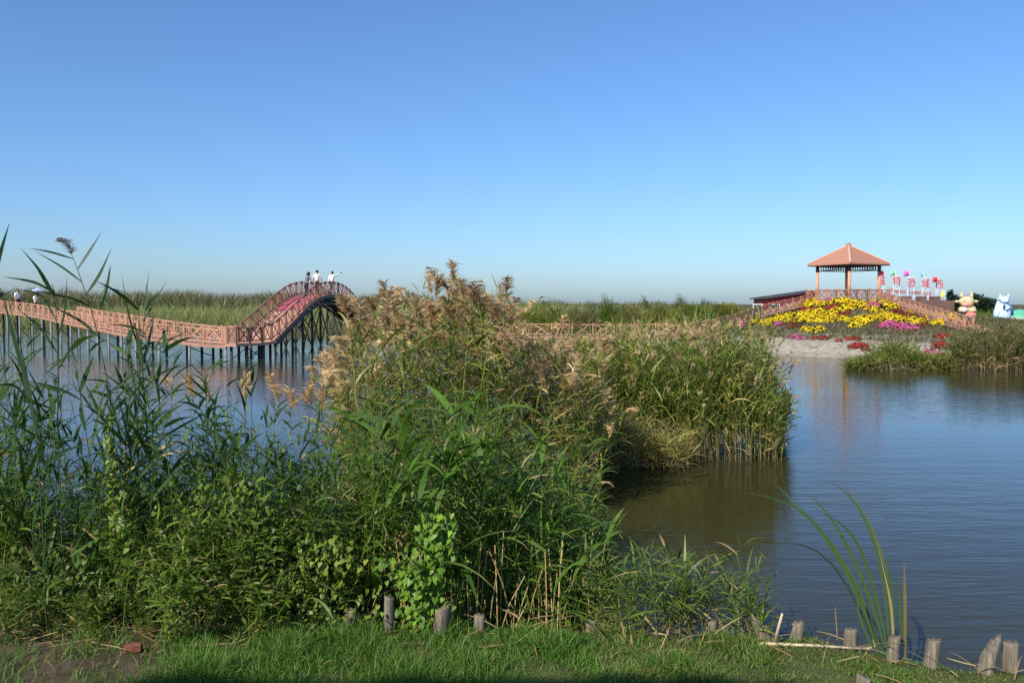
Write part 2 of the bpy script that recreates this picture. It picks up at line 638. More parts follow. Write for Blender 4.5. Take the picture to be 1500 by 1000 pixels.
def terrain(x, y):
    x = np.asarray(x, float)
    y = np.asarray(y, float)
    wob = 0.06 * np.sin(x * 3.1 + 1) * np.sin(y * 2.3) + 0.03 * np.sin(x * 9 + y * 7)
    sdn = bank_edge(x) - y + 0.5 * wob
    near = -0.9 + 1.25 * sstep(-0.35, 0.05, sdn) + 0.04 * np.sin(x * 1.7 + 0.4) * sstep(0, 1, sdn) \
        + 0.012 * np.sin(x * 11) * np.sin(y * 13)
    sl = np.gradient(SHORE_Y, SHORE_X)
    sdf = (y - np.interp(x, SHORE_X, SHORE_Y)) / np.sqrt(1 + np.interp(x, SHORE_X, sl) ** 2) + \
        0.5 * np.sin(x * 0.8) + 0.25 * np.sin(x * 2.1 + y)
    dx = np.where(x < MC[0], (x - MC[0]) * 1.45, (x - MC[0]) * 1.3)
    r = np.sqrt(dx ** 2 + (y - MC[1]) ** 2)
    bk = sstep(8, 13, x)
    mound = (1.75 - 0.3 * bk) * np.clip(1 - (r - 3.5) / 20.5, 0, 1) + 0.72 * (1 - sstep(3.2, 7.0, r))
    far = -0.9 + 0.9 * sstep(-1.5, 0, sdf) + 0.5 * sstep(0, 1.9, sdf) + 0.3 * bk * sstep(0.3, 3.2, sdf) + 0.07 * bk * np.sin(x * 2.9 + 1) * np.sin(y * 3.7 + x) * sstep(0.2, 1.5, sdf) + mound * sstep(0, 3, sdf) \
        + np.clip((y - 105) * 0.02, 0, 0.9) * sstep(-5, -25, x) \
        + 0.05 * (np.sin(x * 1.3) * np.sin(y * 1.1 + 2)) * sstep(0, 2, sdf)
    return np.where(y < 20, near, far)


def hit(px, py):
    d = ray(px, py)
    ys = np.linspace(36, 75, 400)
    p = np.array([0, 0, CAM_Z]) + d * ys[:, None]
    g = terrain(p[:, 0], p[:, 1])
    k = np.nonzero(p[:, 2] <= g)[0]
    if len(k) == 0:
        return None
    q = p[k[0]]
    return np.array([q[0], q[1], float(terrain(q[0], q[1]))])


def axis(parts):
    return np.unique(np.concatenate([np.arange(a, b, s) for a, b, s in parts]))


def build_ground():
    xs = axis([(-1500, -200, 130), (-200, -60, 14), (-60, -10, 1.25), (-10, -4.5, 0.4), (-4.5, 4.5, 0.06), (4.5, 10, 0.4), (10, 46, 0.45),
               (46, 120, 6), (120, 1501, 115)])
    ys = axis([(-60, 4, 4), (4, 5.2, 0.2), (5.2, 7.4, 0.06), (7.4, 9, 0.4), (9, 36, 3), (36, 84, 0.5), (84, 140, 2), (140, 400, 20), (400, 3001, 200)])
    X, Y = np.meshgrid(xs, ys)
    Z = terrain(X, Y)
    nx, ny = len(xs), len(ys)
    v = np.stack([X, Y, Z], -1).reshape(-1, 3)
    i = (np.arange(ny - 1) * nx)[:, None] + np.arange(nx - 1)
    q = np.stack([i, i + 1, i + nx + 1, i + nx], -1).reshape(-1, 4)
    c = np.zeros((ny, nx, 3))
    c[:] = (0.11, 0.10, 0.05)
    near = Y < 20
    c[near] = (0.10, 0.075, 0.05)
    c[near & (X > -2.2 + 0.3 * np.sin(Y * 5))] = (0.085, 0.095, 0.035)
    dx = np.where(X < MC[0], (X - MC[0]) * 1.45, (X - MC[0]) * 0.9)
    r = np.sqrt(dx ** 2 + (Y - MC[1]) ** 2)
    sand = (~near) & (X > 9) & (Y < 100)
    c[sand] = (0.33, 0.295, 0.235)
    up = sand & (r < 21.5)
    c[up] = (0.17, 0.13, 0.085)
    strip = (Y > 118) & (Y < 128) & (X < -25) & (X > -75)
    c[strip] = (0.42, 0.38, 0.32)
    g = Geo()
    g.add(v, q, c.reshape(-1, 3))
    o = g.build("ground", M['ground'])
    tag(o, kind="structure")


build_ground()
wm = MB()
wm.add([(-420, 5, 0), (420, 5, 0), (420, 125, 0), (-420, 125, 0)], [(0, 1, 2, 3)])
tag(wm.build("pond_water", M['water']), kind="structure")


# ------------------------------------------------------------------ railings, boardwalks
def resample(pts, bay):
    pts = [Vector(p) for p in pts]
    L = [0]
    for a, b in zip(pts, pts[1:]):
        L.append(L[-1] + (b - a).length)
    n = max(1, round(L[-1] / bay))
    out = []
    for i in range(n + 1):
        s = L[-1] * i / n
        k = max(j for j in range(len(L)) if L[j] <= s + 1e-6)
        k = min(k, len(pts) - 2)
        t = (s - L[k]) / max(1e-6, L[k + 1] - L[k])
        out.append(pts[k].lerp(pts[k + 1], t))
    return out


def railing(root, pts, mat, bay=1.25, h=0.84, ends=(True, True)):
    st = resample(pts, bay)
    for i, p in enumerate(st):
        if (i == 0 and not ends[0]) or (i == len(st) - 1 and not ends[1]):
            continue
        m = MB().box((p.x, p.y, p.z + h / 2 - 0.05), (0.085, 0.085, h + 0.09)).box((p.x, p.y, p.z + h + 0.012), (0.105, 0.105, 0.035))
        m.build("railing_post", mat, root)
    up = Vector((0, 0, 1))
    for a, b in zip(st, st[1:]):
        d = b - a
        u = d.normalized()
        a2, b2 = a + u * 0.052, b - u * 0.052
        m = MB()
        m.bar(a2 + up * (h - 0.06), b2 + up * (h - 0.06), 0.07, 0.06)
        m.bar(a2 + up * 0.14, b2 + up * 0.14, 0.06, 0.06)
        for t in (0.14, 0.86):
            c = a.lerp(b, t)
            m.bar(c + up * 0.172, c + up * (h - 0.092), 0.04)
        lo, hi = 0.175, h - 0.095
        c0, c1 = a.lerp(b, 0.19), a.lerp(b, 0.81)
        off = Vector((-u.y, u.x, 0)) * 0.013
        m.bar(c0 + up * lo + off, c1 + up * hi + off, 0.025, 0.055)
        m.bar(c0 + up * hi - off, c1 + up * lo - off, 0.025, 0.055)
        m.build("railing_panel", mat, root)


def offset_path(pts, w):
    pts = [Vector(p) for p in pts]
    out = []
    for i, p in enumerate(pts):
        d = pts[min(i + 1, len(pts) - 1)] - pts[max(i - 1, 0)]
        n = Vector((-d.y, d.x, 0)).normalized()
        out.append(p + n * w)
    return out


def strip(mb, left, right, th):
    vs, fs = [], []
    for a, b in zip(left, right):
        vs += [a, b, b - Vector((0, 0, th)), a - Vector((0, 0, th))]
    n = len(left)
    for i in range(n - 1):
        o, p = i * 4, i * 4 + 4
        for k in range(4):
            k2 = (k + 1) % 4
            fs.append((o + k, p + k, p + k2, o + k2))
    fs += [(0, 1, 2, 3), (4 * n - 1, 4 * n - 2, 4 * n - 3, 4 * n - 4)]
    mb.add(vs, fs)


def planks(mb, pts, w, th=0.05, pw=0.16):
    st = resample(pts, pw)
    le, ri = offset_path(st, w), offset_path(st, -w)
    for i in range(len(st) - 1):
        g = 0.05
        strip(mb, [le[i].lerp(le[i + 1], g), le[i].lerp(le[i + 1], 1 - g)], [ri[i].lerp(ri[i + 1], g), ri[i].lerp(ri[i + 1], 1 - g)], th)


def boardwalk(name, label, pts, w, mat, pile=None, rails=(True, True), bay=1.25, deckmat=None, far_from=0.0):
    root = empty(name, tuple(pts[0]))
    tag(root, label, "boardwalk")
    st = resample(pts, 0.6)
    m = MB()
    planks(m, st, w / 2)
    m.build("deck", deckmat or M['tread'], root)
    for s in (-1, 1):
        m = MB()
        e = offset_path(st, s * (w / 2 - 0.03))
        for a, b in zip(e, e[1:]):
            m.bar(a - Vector((0, 0, 0.105)), b - Vector((0, 0, 0.105)), 0.05, 0.07)
        m.build("edge_beam", M['wood'], root)
    for s, on in zip((-1, 1), rails):
        if on:
            k0 = int(far_from * len(st)) if s > 0 else 0
            railing(root, offset_path(st, s * (w / 2 - 0.05))[k0:], mat, bay)
    if pile:
        for i, p in enumerate(resample(pts, pile)):
            k = resample(pts, pile)
            d = k[min(i + 1, len(k) - 1)] - k[max(i - 1, 0)]
            n = Vector((-d.y, d.x, 0)).normalized()
            for s in (-1, 1):
                q = p + n * s * (w / 2 - 0.1)
                gz = float(terrain(q.x, q.y)) - 0.3
                MB().tube([(q.x, q.y, gz), (q.x, q.y, q.z - 0.06)], 0.07, 8).build("pile", M['steel'] if s < 0 else M['darksteel'], root, True)  # sunlit near side and darker far side are put into the pile colours
            if i % 2 == 0:
                a, b = p + n * (w / 2 - 0.1), p - n * (w / 2 - 0.1)
                mm = MB()
                mm.bar((a.x, a.y, 0.05), (b.x, b.y, p.z - 0.25), 0.04)
                mm.build("cross_brace", M['darksteel'], root)
    return root


near_edge = [(-70, 452, 69), (0, 456, 65), (50, 462, 61.5), (100, 473, 56), (150, 483, 50), (200, 493, 46), (250, 499, 44.3), (300, 504.5, 43.5), (330, 506, 43.2)]
lp = [Vector(P(a, b, c)) for a, b, c in near_edge]
lp = offset_path(lp, 0.95)
boardwalk("boardwalk", "salmon boardwalk on grey piles curving from the left edge down to the arched bridge", lp, 1.9, M['wood'], pile=2.1, far_from=0.42)

# platform at the foot of the bridge
BX0, BX1 = -14.74, -12.8
BXC, BW = (BX0 + BX1) / 2, BX1 - BX0
root = empty("landing_platform", (-14, 45, 0))
tag(root, "salmon landing platform on dark piles at the foot of the arched bridge", "platform")
m = MB()
poly = [(-14.3, 43.15), (-13.75, 43.15), (-12.72, 44.6), (-12.72, 46.9), (-16.6, 46.9), (-16.6, 45.2), (-14.3, 45.2)]
zt, zb = 0.80, 0.68
vs = [(x, y, zt) for x, y in poly] + [(x, y, zb) for x, y in poly]
n = len(poly)
m.add(vs, [tuple(range(n)), tuple(reversed(range(n, 2 * n)))] + [(i, i + n, (i + 1) % n + n, (i + 1) % n) for i in range(n)])
m.build("deck", M['tread'], root)
railing(root, [(-14.2, 43.25, 0.8), (-13.8, 43.25, 0.8)], M['shadewood'], 0.7)
railing(root, [(-13.72, 43.3, 0.8), (-12.85, 44.6, 0.8)], M['shadewood'], 0.8)
railing(root, [(-16.5, 46.9, 0.8), (-14.9, 46.9, 0.8)], M['wood'], 0.8)
for x, y in ((-14.1, 43.5), (-13.45, 43.95), (-12.9, 44.8), (-12.9, 46.2), (-13.5, 46.2), (-14.2, 45.0), (-13.0, 45.0), (-15.6, 46.4), (-16.3, 45.5)):
    MB().tube([(x, y, -1.2), (x, y, 0.69)], 0.075, 8).build("pile", M['darksteel'], root, True)
m = MB()
m.bar((-14.1, 43.5, 0.0), (-13.45, 43.95, 0.6), 0.04).bar((-13.45, 43.95, 0.6), (-12.9, 44.8, 0.0), 0.04).bar((-13.45, 43.98, 0.0), (-12.9, 44.83, 0.6), 0.04)
m.build("cross_brace", M['darksteel'], root)


# arched bridge
def bridge_z(y):
    return float(np.interp(y, [44, 46.6, 56.0, 57.5, 59.6, 61.0, 62.5, 64.0, 65.5, 67.6, 69.2, 79.8, 81.5],
                           [0.8, 0.8, 2.98, 3.20, 3.39, 3.45, 3.47, 3.45, 3.38, 3.18, 2.95, 0.78, 0.74]))


def smooth_z(y):
    w = 0.15 if y < 52 else 0.5
    return sum(bridge_z(y + k * w) for k in (-2, -1, 0, 1, 2)) / 5


root = empty("arched_bridge", (BXC, 60.5, 0))
tag(root, "arched footbridge in shade-darkened brown wood with red carpet and cross braced railings over the pond", "bridge")
m = MB()
ys = np.arange(46.6, 53.4, 0.42)
for y in ys:                                                     # stair treads
    z = smooth_z(y + 0.2)
    m.box((BXC, y + 0.21, z - 0.05), (BW - 0.12, 0.44, 0.10))
m.build("stair_tread", M['tread'], root)
m = MB()
pts = [Vector((BXC, y, smooth_z(y))) for y in np.arange(53.44, 81.3, 0.45)]
strip(m, [p + Vector((-BW / 2, 0, 0)) for p in pts], [p + Vector((BW / 2, 0, 0)) for p in pts], 0.12)
m.build("deck", M['shadewood'], root)
m = MB()
pts2 = [Vector((BXC, y, smooth_z(y) + 0.016)) for y in np.arange(53.6, 74.0, 0.45)]
strip(m, [p + Vector((-BW / 2 + 0.12, 0, 0)) for p in pts2], [p + Vector((BW / 2 - 0.12, 0, 0)) for p in pts2], 0.012)
m.build("carpet", M['carpet'], root)
for s, mt in ((-1, M['shadewood']), (1, M['shadewood'])):
    x = BXC + s * (BW / 2 - 0.06)
    railing(root, [(x, y, smooth_z(y)) for y in np.arange(44.8 if s > 0 else 46.9, 81, 0.6)], mt, 1.55, 0.95)
    # stair stringer and arch truss below the deck
    m = MB()
    for a, b in zip(np.arange(46.6, 53.4, 0.5), np.arange(47.1, 53.9, 0.5)):
        m.bar((x + s * 0.08, a, smooth_z(a) - 0.22), (x + s * 0.08, b, smooth_z(b) - 0.22), 0.08, 0.26)
    m.build("stringer", M['darksteel'], root)
    m = MB()

    def low(y):
        return smooth_z(y) - 0.28 - 0.42 * (1 - abs(y - 63.5) / 14)
    yy = np.arange(53.0, 76.1, 1.0)
    for i, (a, b) in enumerate(zip(yy, yy[1:])):
        m.bar((x, a, smooth_z(a) - 0.18), (x, b, smooth_z(b) - 0.18), 0.10, 0.12)
        m.bar((x, a, low(a)), (x, b, low(b)), 0.10, 0.12)
        za, zb_ = (smooth_z(a) - 0.24, low(b) + 0.06) if i % 2 == 0 else (low(a) + 0.06, smooth_z(b) - 0.24)
        m.bar((x, a, za), (x, b, zb_), 0.05)
    m.build("arch_truss", M['darksteel'], root)
for y in np.arange(53.5, 76, 1.0):
    MB().bar((BX0 + 0.1, y, smooth_z(y) - 0.30), (BX1 - 0.1, y, smooth_z(y) - 0.30), 0.09, 0.10).build("cross_beam", M['darksteel'], root)
for y in (48.5, 51, 53.5, 56, 58.5, 68.5, 71, 73.5, 76, 78.5):
    for x in (BX0 + 0.12, BX1 - 0.12):
        MB().tube([(x, y, -1.2), (x, y, smooth_z(y) - 0.3)], 0.075, 8).build("pier_pole", M['darksteel'], root, True)
for (y0, y1) in ((53.5, 56), (56, 58.5), (68.5, 71), (71, 73.5), (73.5, 76), (58.5, 61.5)):
    for x in (BX0 + 0.12, BX1 - 0.12):
        m = MB()
        m.bar((x + 0.05, y0, 0.15), (x + 0.05, y1, smooth_z(y1) - 0.5), 0.06)
        m.bar((x - 0.05, y0, smooth_z(y0) - 0.5), (x - 0.05, y1, 0.15), 0.06)
        m.build("cross_brace", M['darksteel'], root)
for y in (56, 58.5, 68.5, 71):
    m = MB()
    m.bar((BX0 + 0.12, y + 0.1, 0.2), (BX1 - 0.12, y + 0.1, smooth_z(y) - 0.6), 0.06)
    m.bar((BX1 - 0.12, y - 0.1, 0.2), (BX0 + 0.12, y - 0.1, smooth_z(y) - 0.6), 0.06)
    m.build("cross_brace", M['darksteel'], root)


# ------------------------------------------------------------------ pavilion and its walkways
PCX, PCY, PDZ = 27.45, 71.0, 3.08


def gfix(p):
    return Vector((p[0], p[1], max(p[2], float(terrain(p[0], p[1])) + 0.2)))


hw = [(-12.9, 81.6, 0.74), (-8.5, 77.0, 0.72)] + [tuple(P(a, b, c)) for a, b, c in
      ((660, 490, 61.5), (790, 491.5, 57.5), (900, 492.5, 56.5), (1000, 491.5, 57), (1040, 484, 59), (1060, 478, 61), (1095, 465, 65), (1130, 456, 68), (1160, 449, 70.5), (1182, 441.5, 72.2))]
hw = [gfix(p) for p in hw]
boardwalk("boardwalk", "long low salmon boardwalk between the arched bridge and the flower mound", hw, 1.8, M['wood'], pile=2.6, rails=(True, False), bay=1.35)
rw = [gfix(p) for p in ((PCX + 3.0, PCY - 1.1, 3.0), tuple(P(1322, 449, 67.5)), tuple(P(1360, 459.5, 61)), tuple(P(1407, 477, 53.5)), tuple(P(1446, 487, 49.5)))]
boardwalk("boardwalk", "salmon railed walkway descending the mound from the pavilion towards the right", rw, 1.6, M['wood'], rails=(True, False), bay=1.35)

root = empty("pavilion", (PCX, PCY, PDZ))
tag(root, "open square pavilion with terracotta hipped roof on top of the flower mound", "pavilion")
HD, HP, HR = 3.25, 2.35, 3.14
ca_, sa_ = math.cos(R(18.6)), math.sin(R(18.6))
corners = [(-ca_, sa_), (-sa_, -ca_), (ca_, -sa_), (sa_, ca_)]
m = MB()
vs = [(PCX + a * HD, PCY + b * HD, PDZ) for a, b in corners] + [(PCX + a * HD, PCY + b * HD, PDZ - 0.9) for a, b in corners]
m.add(vs, [(0, 1, 2, 3), (7, 6, 5, 4)] + [(i, i + 4, (i + 1) % 4 + 4, (i + 1) % 4) for i in range(4)])
m.build("deck", M['tread'], root)
cs = [(PCX + a * (HD - 0.08), PCY + b * (HD - 0.08), PDZ) for a, b in corners]
railing(root, [cs[0], cs[1]], M['wood'], 1.12, 0.9)
railing(root, [cs[1], cs[2]], M['wood'], 1.12, 0.9, ends=(False, True))
railing(root, [cs[2], cs[3]], M['wood'], 1.12, 0.9, ends=(False, True))
railing(root, [cs[3], cs[0]], M['wood'], 1.12, 0.9, ends=(False, False))
EZ = 6.0
for a, b in corners:
    x, y = PCX + a * HP, PCY + b * HP
    c = MB().tube([(x, y, PDZ), (x, y, EZ - 0.62)], 0.125, 14).build("pillar", M['pillar'], root, True)
    MB().tube([(x, y, EZ - 0.62), (x, y, EZ - 0.05)], 0.14, 14).build("pillar_head", M['eave_shade'], root, True)
pl = [(PCX + a * HP, PCY + b * HP) for a, b in corners]
for i in range(4):
    (x0, y0), (x1, y1) = pl[i], pl[(i + 1) % 4]
    m = MB()
    A, B = Vector((x0, y0, 0)), Vector((x1, y1, 0))
    u = (B - A).normalized()
    A, B = A + u * 0.15, B - u * 0.15
    m.bar(A + Vector((0, 0, EZ - 0.50)), B + Vector((0, 0, EZ - 0.50)), 0.06, 0.06)
    m.bar(A + Vector((0, 0, EZ - 0.14)), B + Vector((0, 0, EZ - 0.14)), 0.08, 0.10)
    for k in range(1, 12):
        c = A.lerp(B, k / 12)
        m.bar(c + Vector((0, 0, EZ - 0.468)), c + Vector((0, 0, EZ - 0.192)), 0.05)
    m.build("lattice_frieze", M['eave_shade'], root)
m = MB()
ap = (PCX, PCY, 7.58)
ev = [(PCX + a * HR, PCY + b * HR, EZ + 0.03) for a, b in corners]
ev2 = [(x, y, z - 0.10) for x, y, z in ev]
m.add([ap] + ev + ev2, [(0, 1 + i, 1 + (i + 1) % 4) for i in range(4)] + [(1 + i, 5 + i, 5 + (i + 1) % 4, 1 + (i + 1) % 4) for i in range(4)] + [(8, 7, 6, 5)])
rf = m.build("roof", M['rooftile'], root)
m = MB()
for e in ev:
    m.bar(Vector(ap) + Vector((0, 0, 0.03)), Vector(e) + Vector((0, 0, 0.05)), 0.17, 0.09)
rc = m.build("roof_ridge", M['ridge'], None)
rc.parent = rf
rc.location = Vector((0, 0, 0)) - root.location
m = MB()
m.tube([(PCX, PCY, 7.55), (PCX, PCY, 7.68), (PCX, PCY, 7.74), (PCX, PCY, 7.82)], [0.2, 0.2, 0.12, 0.02], 12)
fi = m.build("finial", M['rooftile'], None)
fi.parent = rf
fi.location = Vector((0, 0, 0)) - root.location
m = MB()
for i in range(4):
    a, b = Vector(ev[i]), Vector(ev[(i + 1) % 4])
    m.bar(a - Vector((0, 0, 0.13)), b - Vector((0, 0, 0.13)), 0.10, 0.05)
m.build("fascia", M['eave_shade'], root)
# small red lantern on the right pillar
m = MB().ball((PCX + HP * ca_ + 0.22, PCY - HP * sa_ - 0.05, EZ - 0.75), (0.15, 0.15, 0.2), 12, 8).tube([(PCX + HP * ca_ + 0.22, PCY - HP * sa_ - 0.05, EZ - 0.56), (PCX + HP * ca_ + 0.22, PCY - HP * sa_ - 0.05, EZ - 0.2)], 0.012, 6)
tag(m.build("red_lantern", M['redletter'], None, True), "red lantern hanging beside the right pillar of the pavilion", "lantern")


# ------------------------------------------------------------------ buildings, sign and figures behind the mound
def gz(x, y):
    return float(terrain(x, y))


bx0, bx1, by0, by1 = XA(1104, 93), XA(1200, 88), 88, 93
root = empty("low_building", ((bx0 + bx1) / 2, 90, 0.4))
tag(root, "low dark red building with a dark sloping roof behind the left walkway", "building")
zl, zr = P(1101, 438, 88)[2], P(1196, 426.5, 88)[2]
m = MB()
m.add([(bx0, by0, 0.3), (bx1, by0, 0.3), (bx1, by1, 0.3), (bx0, by1, 0.3), (bx0, by0, zl), (bx1, by0, zr), (bx1, by1, zr), (bx0, by1, zl)],
      [(0, 1, 5, 4), (1, 2, 6, 5), (2, 3, 7, 6), (3, 0, 4, 7), (0, 3, 2, 1), (4, 5, 6, 7)])
m.build("wall", M['redwall'], root)
m = MB()
le = [Vector((bx0 - 0.35, by0 - 0.4, zl + 0.13)), Vector((bx1 + 0.3, by0 - 0.4, zr + 0.17))]
ri = [Vector((bx0 - 0.35, by1 + 0.4, zl + 0.13)), Vector((bx1 + 0.3, by1 + 0.4, zr + 0.17))]
strip(m, le, ri, 0.12)
m.build("roof", M['darkroof'], root)
for k, px in enumerate((1110, 1135, 1160)):
    x = XA(px, 88)
    f = MB()
    f.box((x, by0 - 0.02, 2.35), (1.0, 0.06, 0.9))
    w_ = f.build("window", M['white'], root)
    pn = MB().box((x, by0 - 0.065, 2.35), (0.84, 0.03, 0.74)).build("pane", M['glass'])
    pn.parent = w_
    pn.location = -root.location

# brown battlemented wall
wx0, wx1 = XA(1277, 77), XA(1398, 77)
root = empty("battlement_wall", ((wx0 + wx1) / 2, 77, 0.4))
tag(root, "dark brown wall with square battlements behind the white lettering frames", "wall")
zl, zr = P(1277, 438.5, 77)[2], P(1398, 440, 77)[2]
m = MB()
m.add([(wx0, 77, 0.3), (wx1, 77, 0.3), (wx1, 78, 0.3), (wx0, 78, 0.3), (wx0, 77, zl), (wx1, 77, zr), (wx1, 78, zr), (wx0, 78, zl)],
      [(0, 1, 5, 4), (1, 2, 6, 5), (2, 3, 7, 6), (3, 0, 4, 7), (0, 3, 2, 1), (4, 5, 6, 7)])
m.build("wall_body", M['brownwall'], root)
for px in (1305, 1331, 1353, 1373):
    x = XA(px, 77)
    MB().box((x, 77.5, float(np.interp(x, [wx0, wx1], [zl, zr])) + 0.17), (0.54, 0.98, 0.32)).build("merlon", M['brownwall'], root)


def text_mesh(body, size, depth=0.03):
    cu = bpy.data.curves.new("lettering", 'FONT')
    cu.body = body
    cu.size = size
    cu.align_x = 'CENTER'
    cu.align_y = 'CENTER'
    cu.extrude = depth
    o = bpy.data.objects.new("lettering_source", cu)
    COL.objects.link(o)
    bpy.context.view_layer.update()
    dg = bpy.context.evaluated_depsgraph_get()
    me = bpy.data.meshes.new_from_object(o.evaluated_get(dg))
    bpy.data.objects.remove(o)
    return me


root = empty("lettering_sign", tuple(P(1342, 440, 82)))
tag(root, "white frame sign with five red Chinese characters and Western Tourist City lettering", "sign")
spots = [(1290.0, 412, 403, 79), (1313.3, 412.5, 405, 80), (1334.5, 415.5, 407, 81.5), (1355.3, 416, 408.5, 83), (1375.6, 417, 411.5, 84.5)]
for ch, (px, py, topy, d) in zip("城特恐域西", spots):
    c = P(px, py, d)
    hw_, zt = 0.29, P(px, topy - 0.5, d)[2]
    m = MB()
    for s in (-1, 1):
        m.bar((c[0] + s * hw_, d, gz(c[0], d) - 0.1), (c[0] + s * hw_, d, zt), 0.045)
    for z in (zt + 0.03, c[2] - 0.66):
        m.bar((c[0] - hw_ - 0.03, d, z), (c[0] + hw_ + 0.03, d, z), 0.045)
    m.build("frame", M['white'], root)
    o = link_mesh("character", text_mesh(ch, 0.86, 0.03), M['redletter'], root)
    o.data.materials.clear()
    o.data.materials.append(M['redletter'])
    o.location = Vector((c[0], d - 0.07, c[2])) - root.location
    o.rotation_euler = (R(90), 0, 0)
    o.scale = (0.92, 1.12, 1)
a, b = P(1296, 427, 79.5), P(1374, 431, 84.5)
for dz in (0.0, -0.42):
    MB().bar(a + np.array([0, 0, dz]), b + np.array([0, 0, dz]), 0.05).build("cross_bar", M['white'], root)
for word, px, py, d, sz in (("Western", 1314.2, 426.3, 80.6, 0.62), ("Tourist", 1338.8, 428, 82.2, 0.62), ("City", 1357.5, 429.3, 83.4, 0.66)):
    c = P(px, py, d)
    o = link_mesh("word", text_mesh(word, sz, 0.03), M['redletter'], root)
    o.data.materials.clear()
    o.data.materials.append(M['redletter'])
    o.location = Vector((c[0], d - 0.12, c[2])) - root.location
    o.rotation_euler = (R(90), R(3), 0)
    o.scale = (0.66 if word != "City" else 0.7, 1.0, 1)

# flags
for nm, px, py, w_, h_, d, kind, lab in (
        ("flag_green", 1308, 399.5, 0.42, 0.42, 82, 'q', "small pale green flag flying above the lettering sign"),
        ("flag_pink", 1328, 400.0, 0.50, 0.46, 82, 'q', "small bright pink flag flying above the lettering sign"),
        ("flag_blue", 1350.5, 402.5, 0.22, 0.55, 83, 't', "small blue flag hanging folded above the lettering sign"),
        ("flag_red", 1370, 409, 0.46, 0.46, 84, 'q', "small red flag flying near the right end of the lettering sign"),
        ("flag_yellow", 1380.5, 431.5, 0.36, 0.8, 84, 't', "tall pointed yellow flag beside the right end of the brown wall")):
    c = P(px, py, d)
    root = empty("flag", (c[0] + w_ / 2 + 0.03, d, gz(c[0], d)))
    tag(root, lab, "flag", "flags above the mound")
    MB().tube([(c[0] + w_ / 2 + 0.03, d, gz(c[0], d) - 0.1), (c[0] + w_ / 2 + 0.03, d, c[2] + h_ / 2 + 0.04)], 0.012, 6).build("pole", M['white'], root)
    m = MB()
    vs, fs = [], []
    for i in range(7):
        t = i / 6
        x = c[0] + w_ / 2 - w_ * t
        yy = d + 0.09 * math.sin(t * 7)
        top, bot = c[2] + h_ / 2 - 0.05 * t, c[2] - h_ / 2 - 0.1 * t * (kind == 'q')
        if kind == 't':
            bot = c[2] - h_ / 2 * (1 - 0.75 * t)
            top = c[2] + h_ / 2 * (1 - 0.9 * t)
        for dy in (0, 0.008):
            vs += [(x, yy + dy, bot), (x, yy + dy, top)]
    for i in range(6):
        o = i * 4
        fs += [(o, o + 1, o + 5, o + 4), (o + 2, o + 6, o + 7, o + 3), (o + 1, o + 3, o + 7, o + 5), (o, o + 4, o + 6, o + 2)]
    fs += [(0, 2, 3, 1), (24, 25, 27, 26)]
    m.add(vs, fs)
    m.build("cloth", M[nm], root, True)

# golden ox figure
d = 66.0
c = P(1416.5, 460, d)
s_ = d / F
root = empty("ox_figure", (c[0], d, gz(c[0], d)))
tag(root, "golden horned ox figure holding a white ball on a coral red base", "statue")


def q(px, py, dy=0.0):
    p = P(px, py, d + dy)
    return (p[0], p[1], p[2])


z_base = gz(c[0], d) - 0.1
p0 = q(1418, 466)
MB().tube([(p0[0], d, z_base), (p0[0], d, p0[2] - 0.2), (p0[0], d, P(1418, 457.5, d)[2])], [0.68, 0.62, 0.55], 20).build("pedestal", M['redpaint'], root, True)
m = MB()
m.ball(q(1418, 452.5), (0.58, 0.45, 0.34), 18, 12)
m.ball(q(1408.5, 453.5, -0.3), (0.24, 0.24, 0.24), 14, 8)
m.ball(q(1424.5, 454.5, -0.32), (0.30, 0.26, 0.18), 14, 8)
m.build("body", M['gold'], root, True)
m = MB()
m.ball(q(1416, 441.5), (0.56, 0.46, 0.42), 18, 12)
hd = m.build("head", M['gold'], root, True)
MB().ball(q(1417, 445.5, -0.34), (0.44, 0.24, 0.22), 16, 10).build("muzzle", M['orange'], root, True)
for s in (-1, 1):
    pxs = 1416 + s * 6.5
    MB().tube([q(pxs, 436), q(pxs + s * 1.2, 431), q(pxs - s * 0.2, 426.5)], [0.16, 0.11, 0.02], 10).build("horn", M['gold'], root, True)
    MB().ball(q(1416 + s * 13.2, 441.5), (0.24, 0.10, 0.11), 12, 8).build("ear", M['gold'], root, True)
    MB().ball(q(1416 + s * 3.6, 438.3, -0.41), (0.07, 0.05, 0.09), 10, 6).build("eye", M['white'], root, True)
MB().ball(q(1412.5, 453.5, -0.50), (0.21, 0.16, 0.20), 14, 8).build("white_ball", M['white'], root, True)

# pale blue horned figure
d = 68.0
root = empty("blue_figure", tuple(P(1468, 468, d)))
tag(root, "pale blue horned creature figure standing behind the right reeds", "statue")
c = P(1468, 452, d)
gy = gz(c[0], d) - 0.1
m = MB()
m.tube([(c[0], d, gy), (c[0], d, q(1468, 464)[2]), (c[0], d, q(1468, 456)[2]), (c[0], d, q(1468, 447)[2]), (c[0] + 0.05, d, q(1468, 441)[2])],
       [0.55, 0.64, 0.60, 0.48, 0.40], 20)
m.ball(q(1460, 459, -0.25), (0.24, 0.25, 0.42), 14, 8)
m.ball(q(1476, 459, -0.25), (0.22, 0.25, 0.42), 14, 8)
m.build("body", M['paleblue'], root, True)
m = MB()
m.ball(q(1470, 438.5, -0.1), (0.46, 0.40, 0.27), 16, 10)
m.ball(q(1472, 441, -0.42), (0.32, 0.26, 0.16), 14, 8)
m.build("head", M['paleblue'], root, True)
for px0, px1 in ((1466, 1465), (1476, 1478)):
    MB().tube([q(px0, 435.5), q(px1, 430.5)], [0.13, 0.03], 10).build("horn", M['paleblue'], root, True)
MB().ball(q(1464.5, 439.5, -0.46), (0.09, 0.05, 0.05), 10, 6).build("eye", M['blueshade'], root, True)
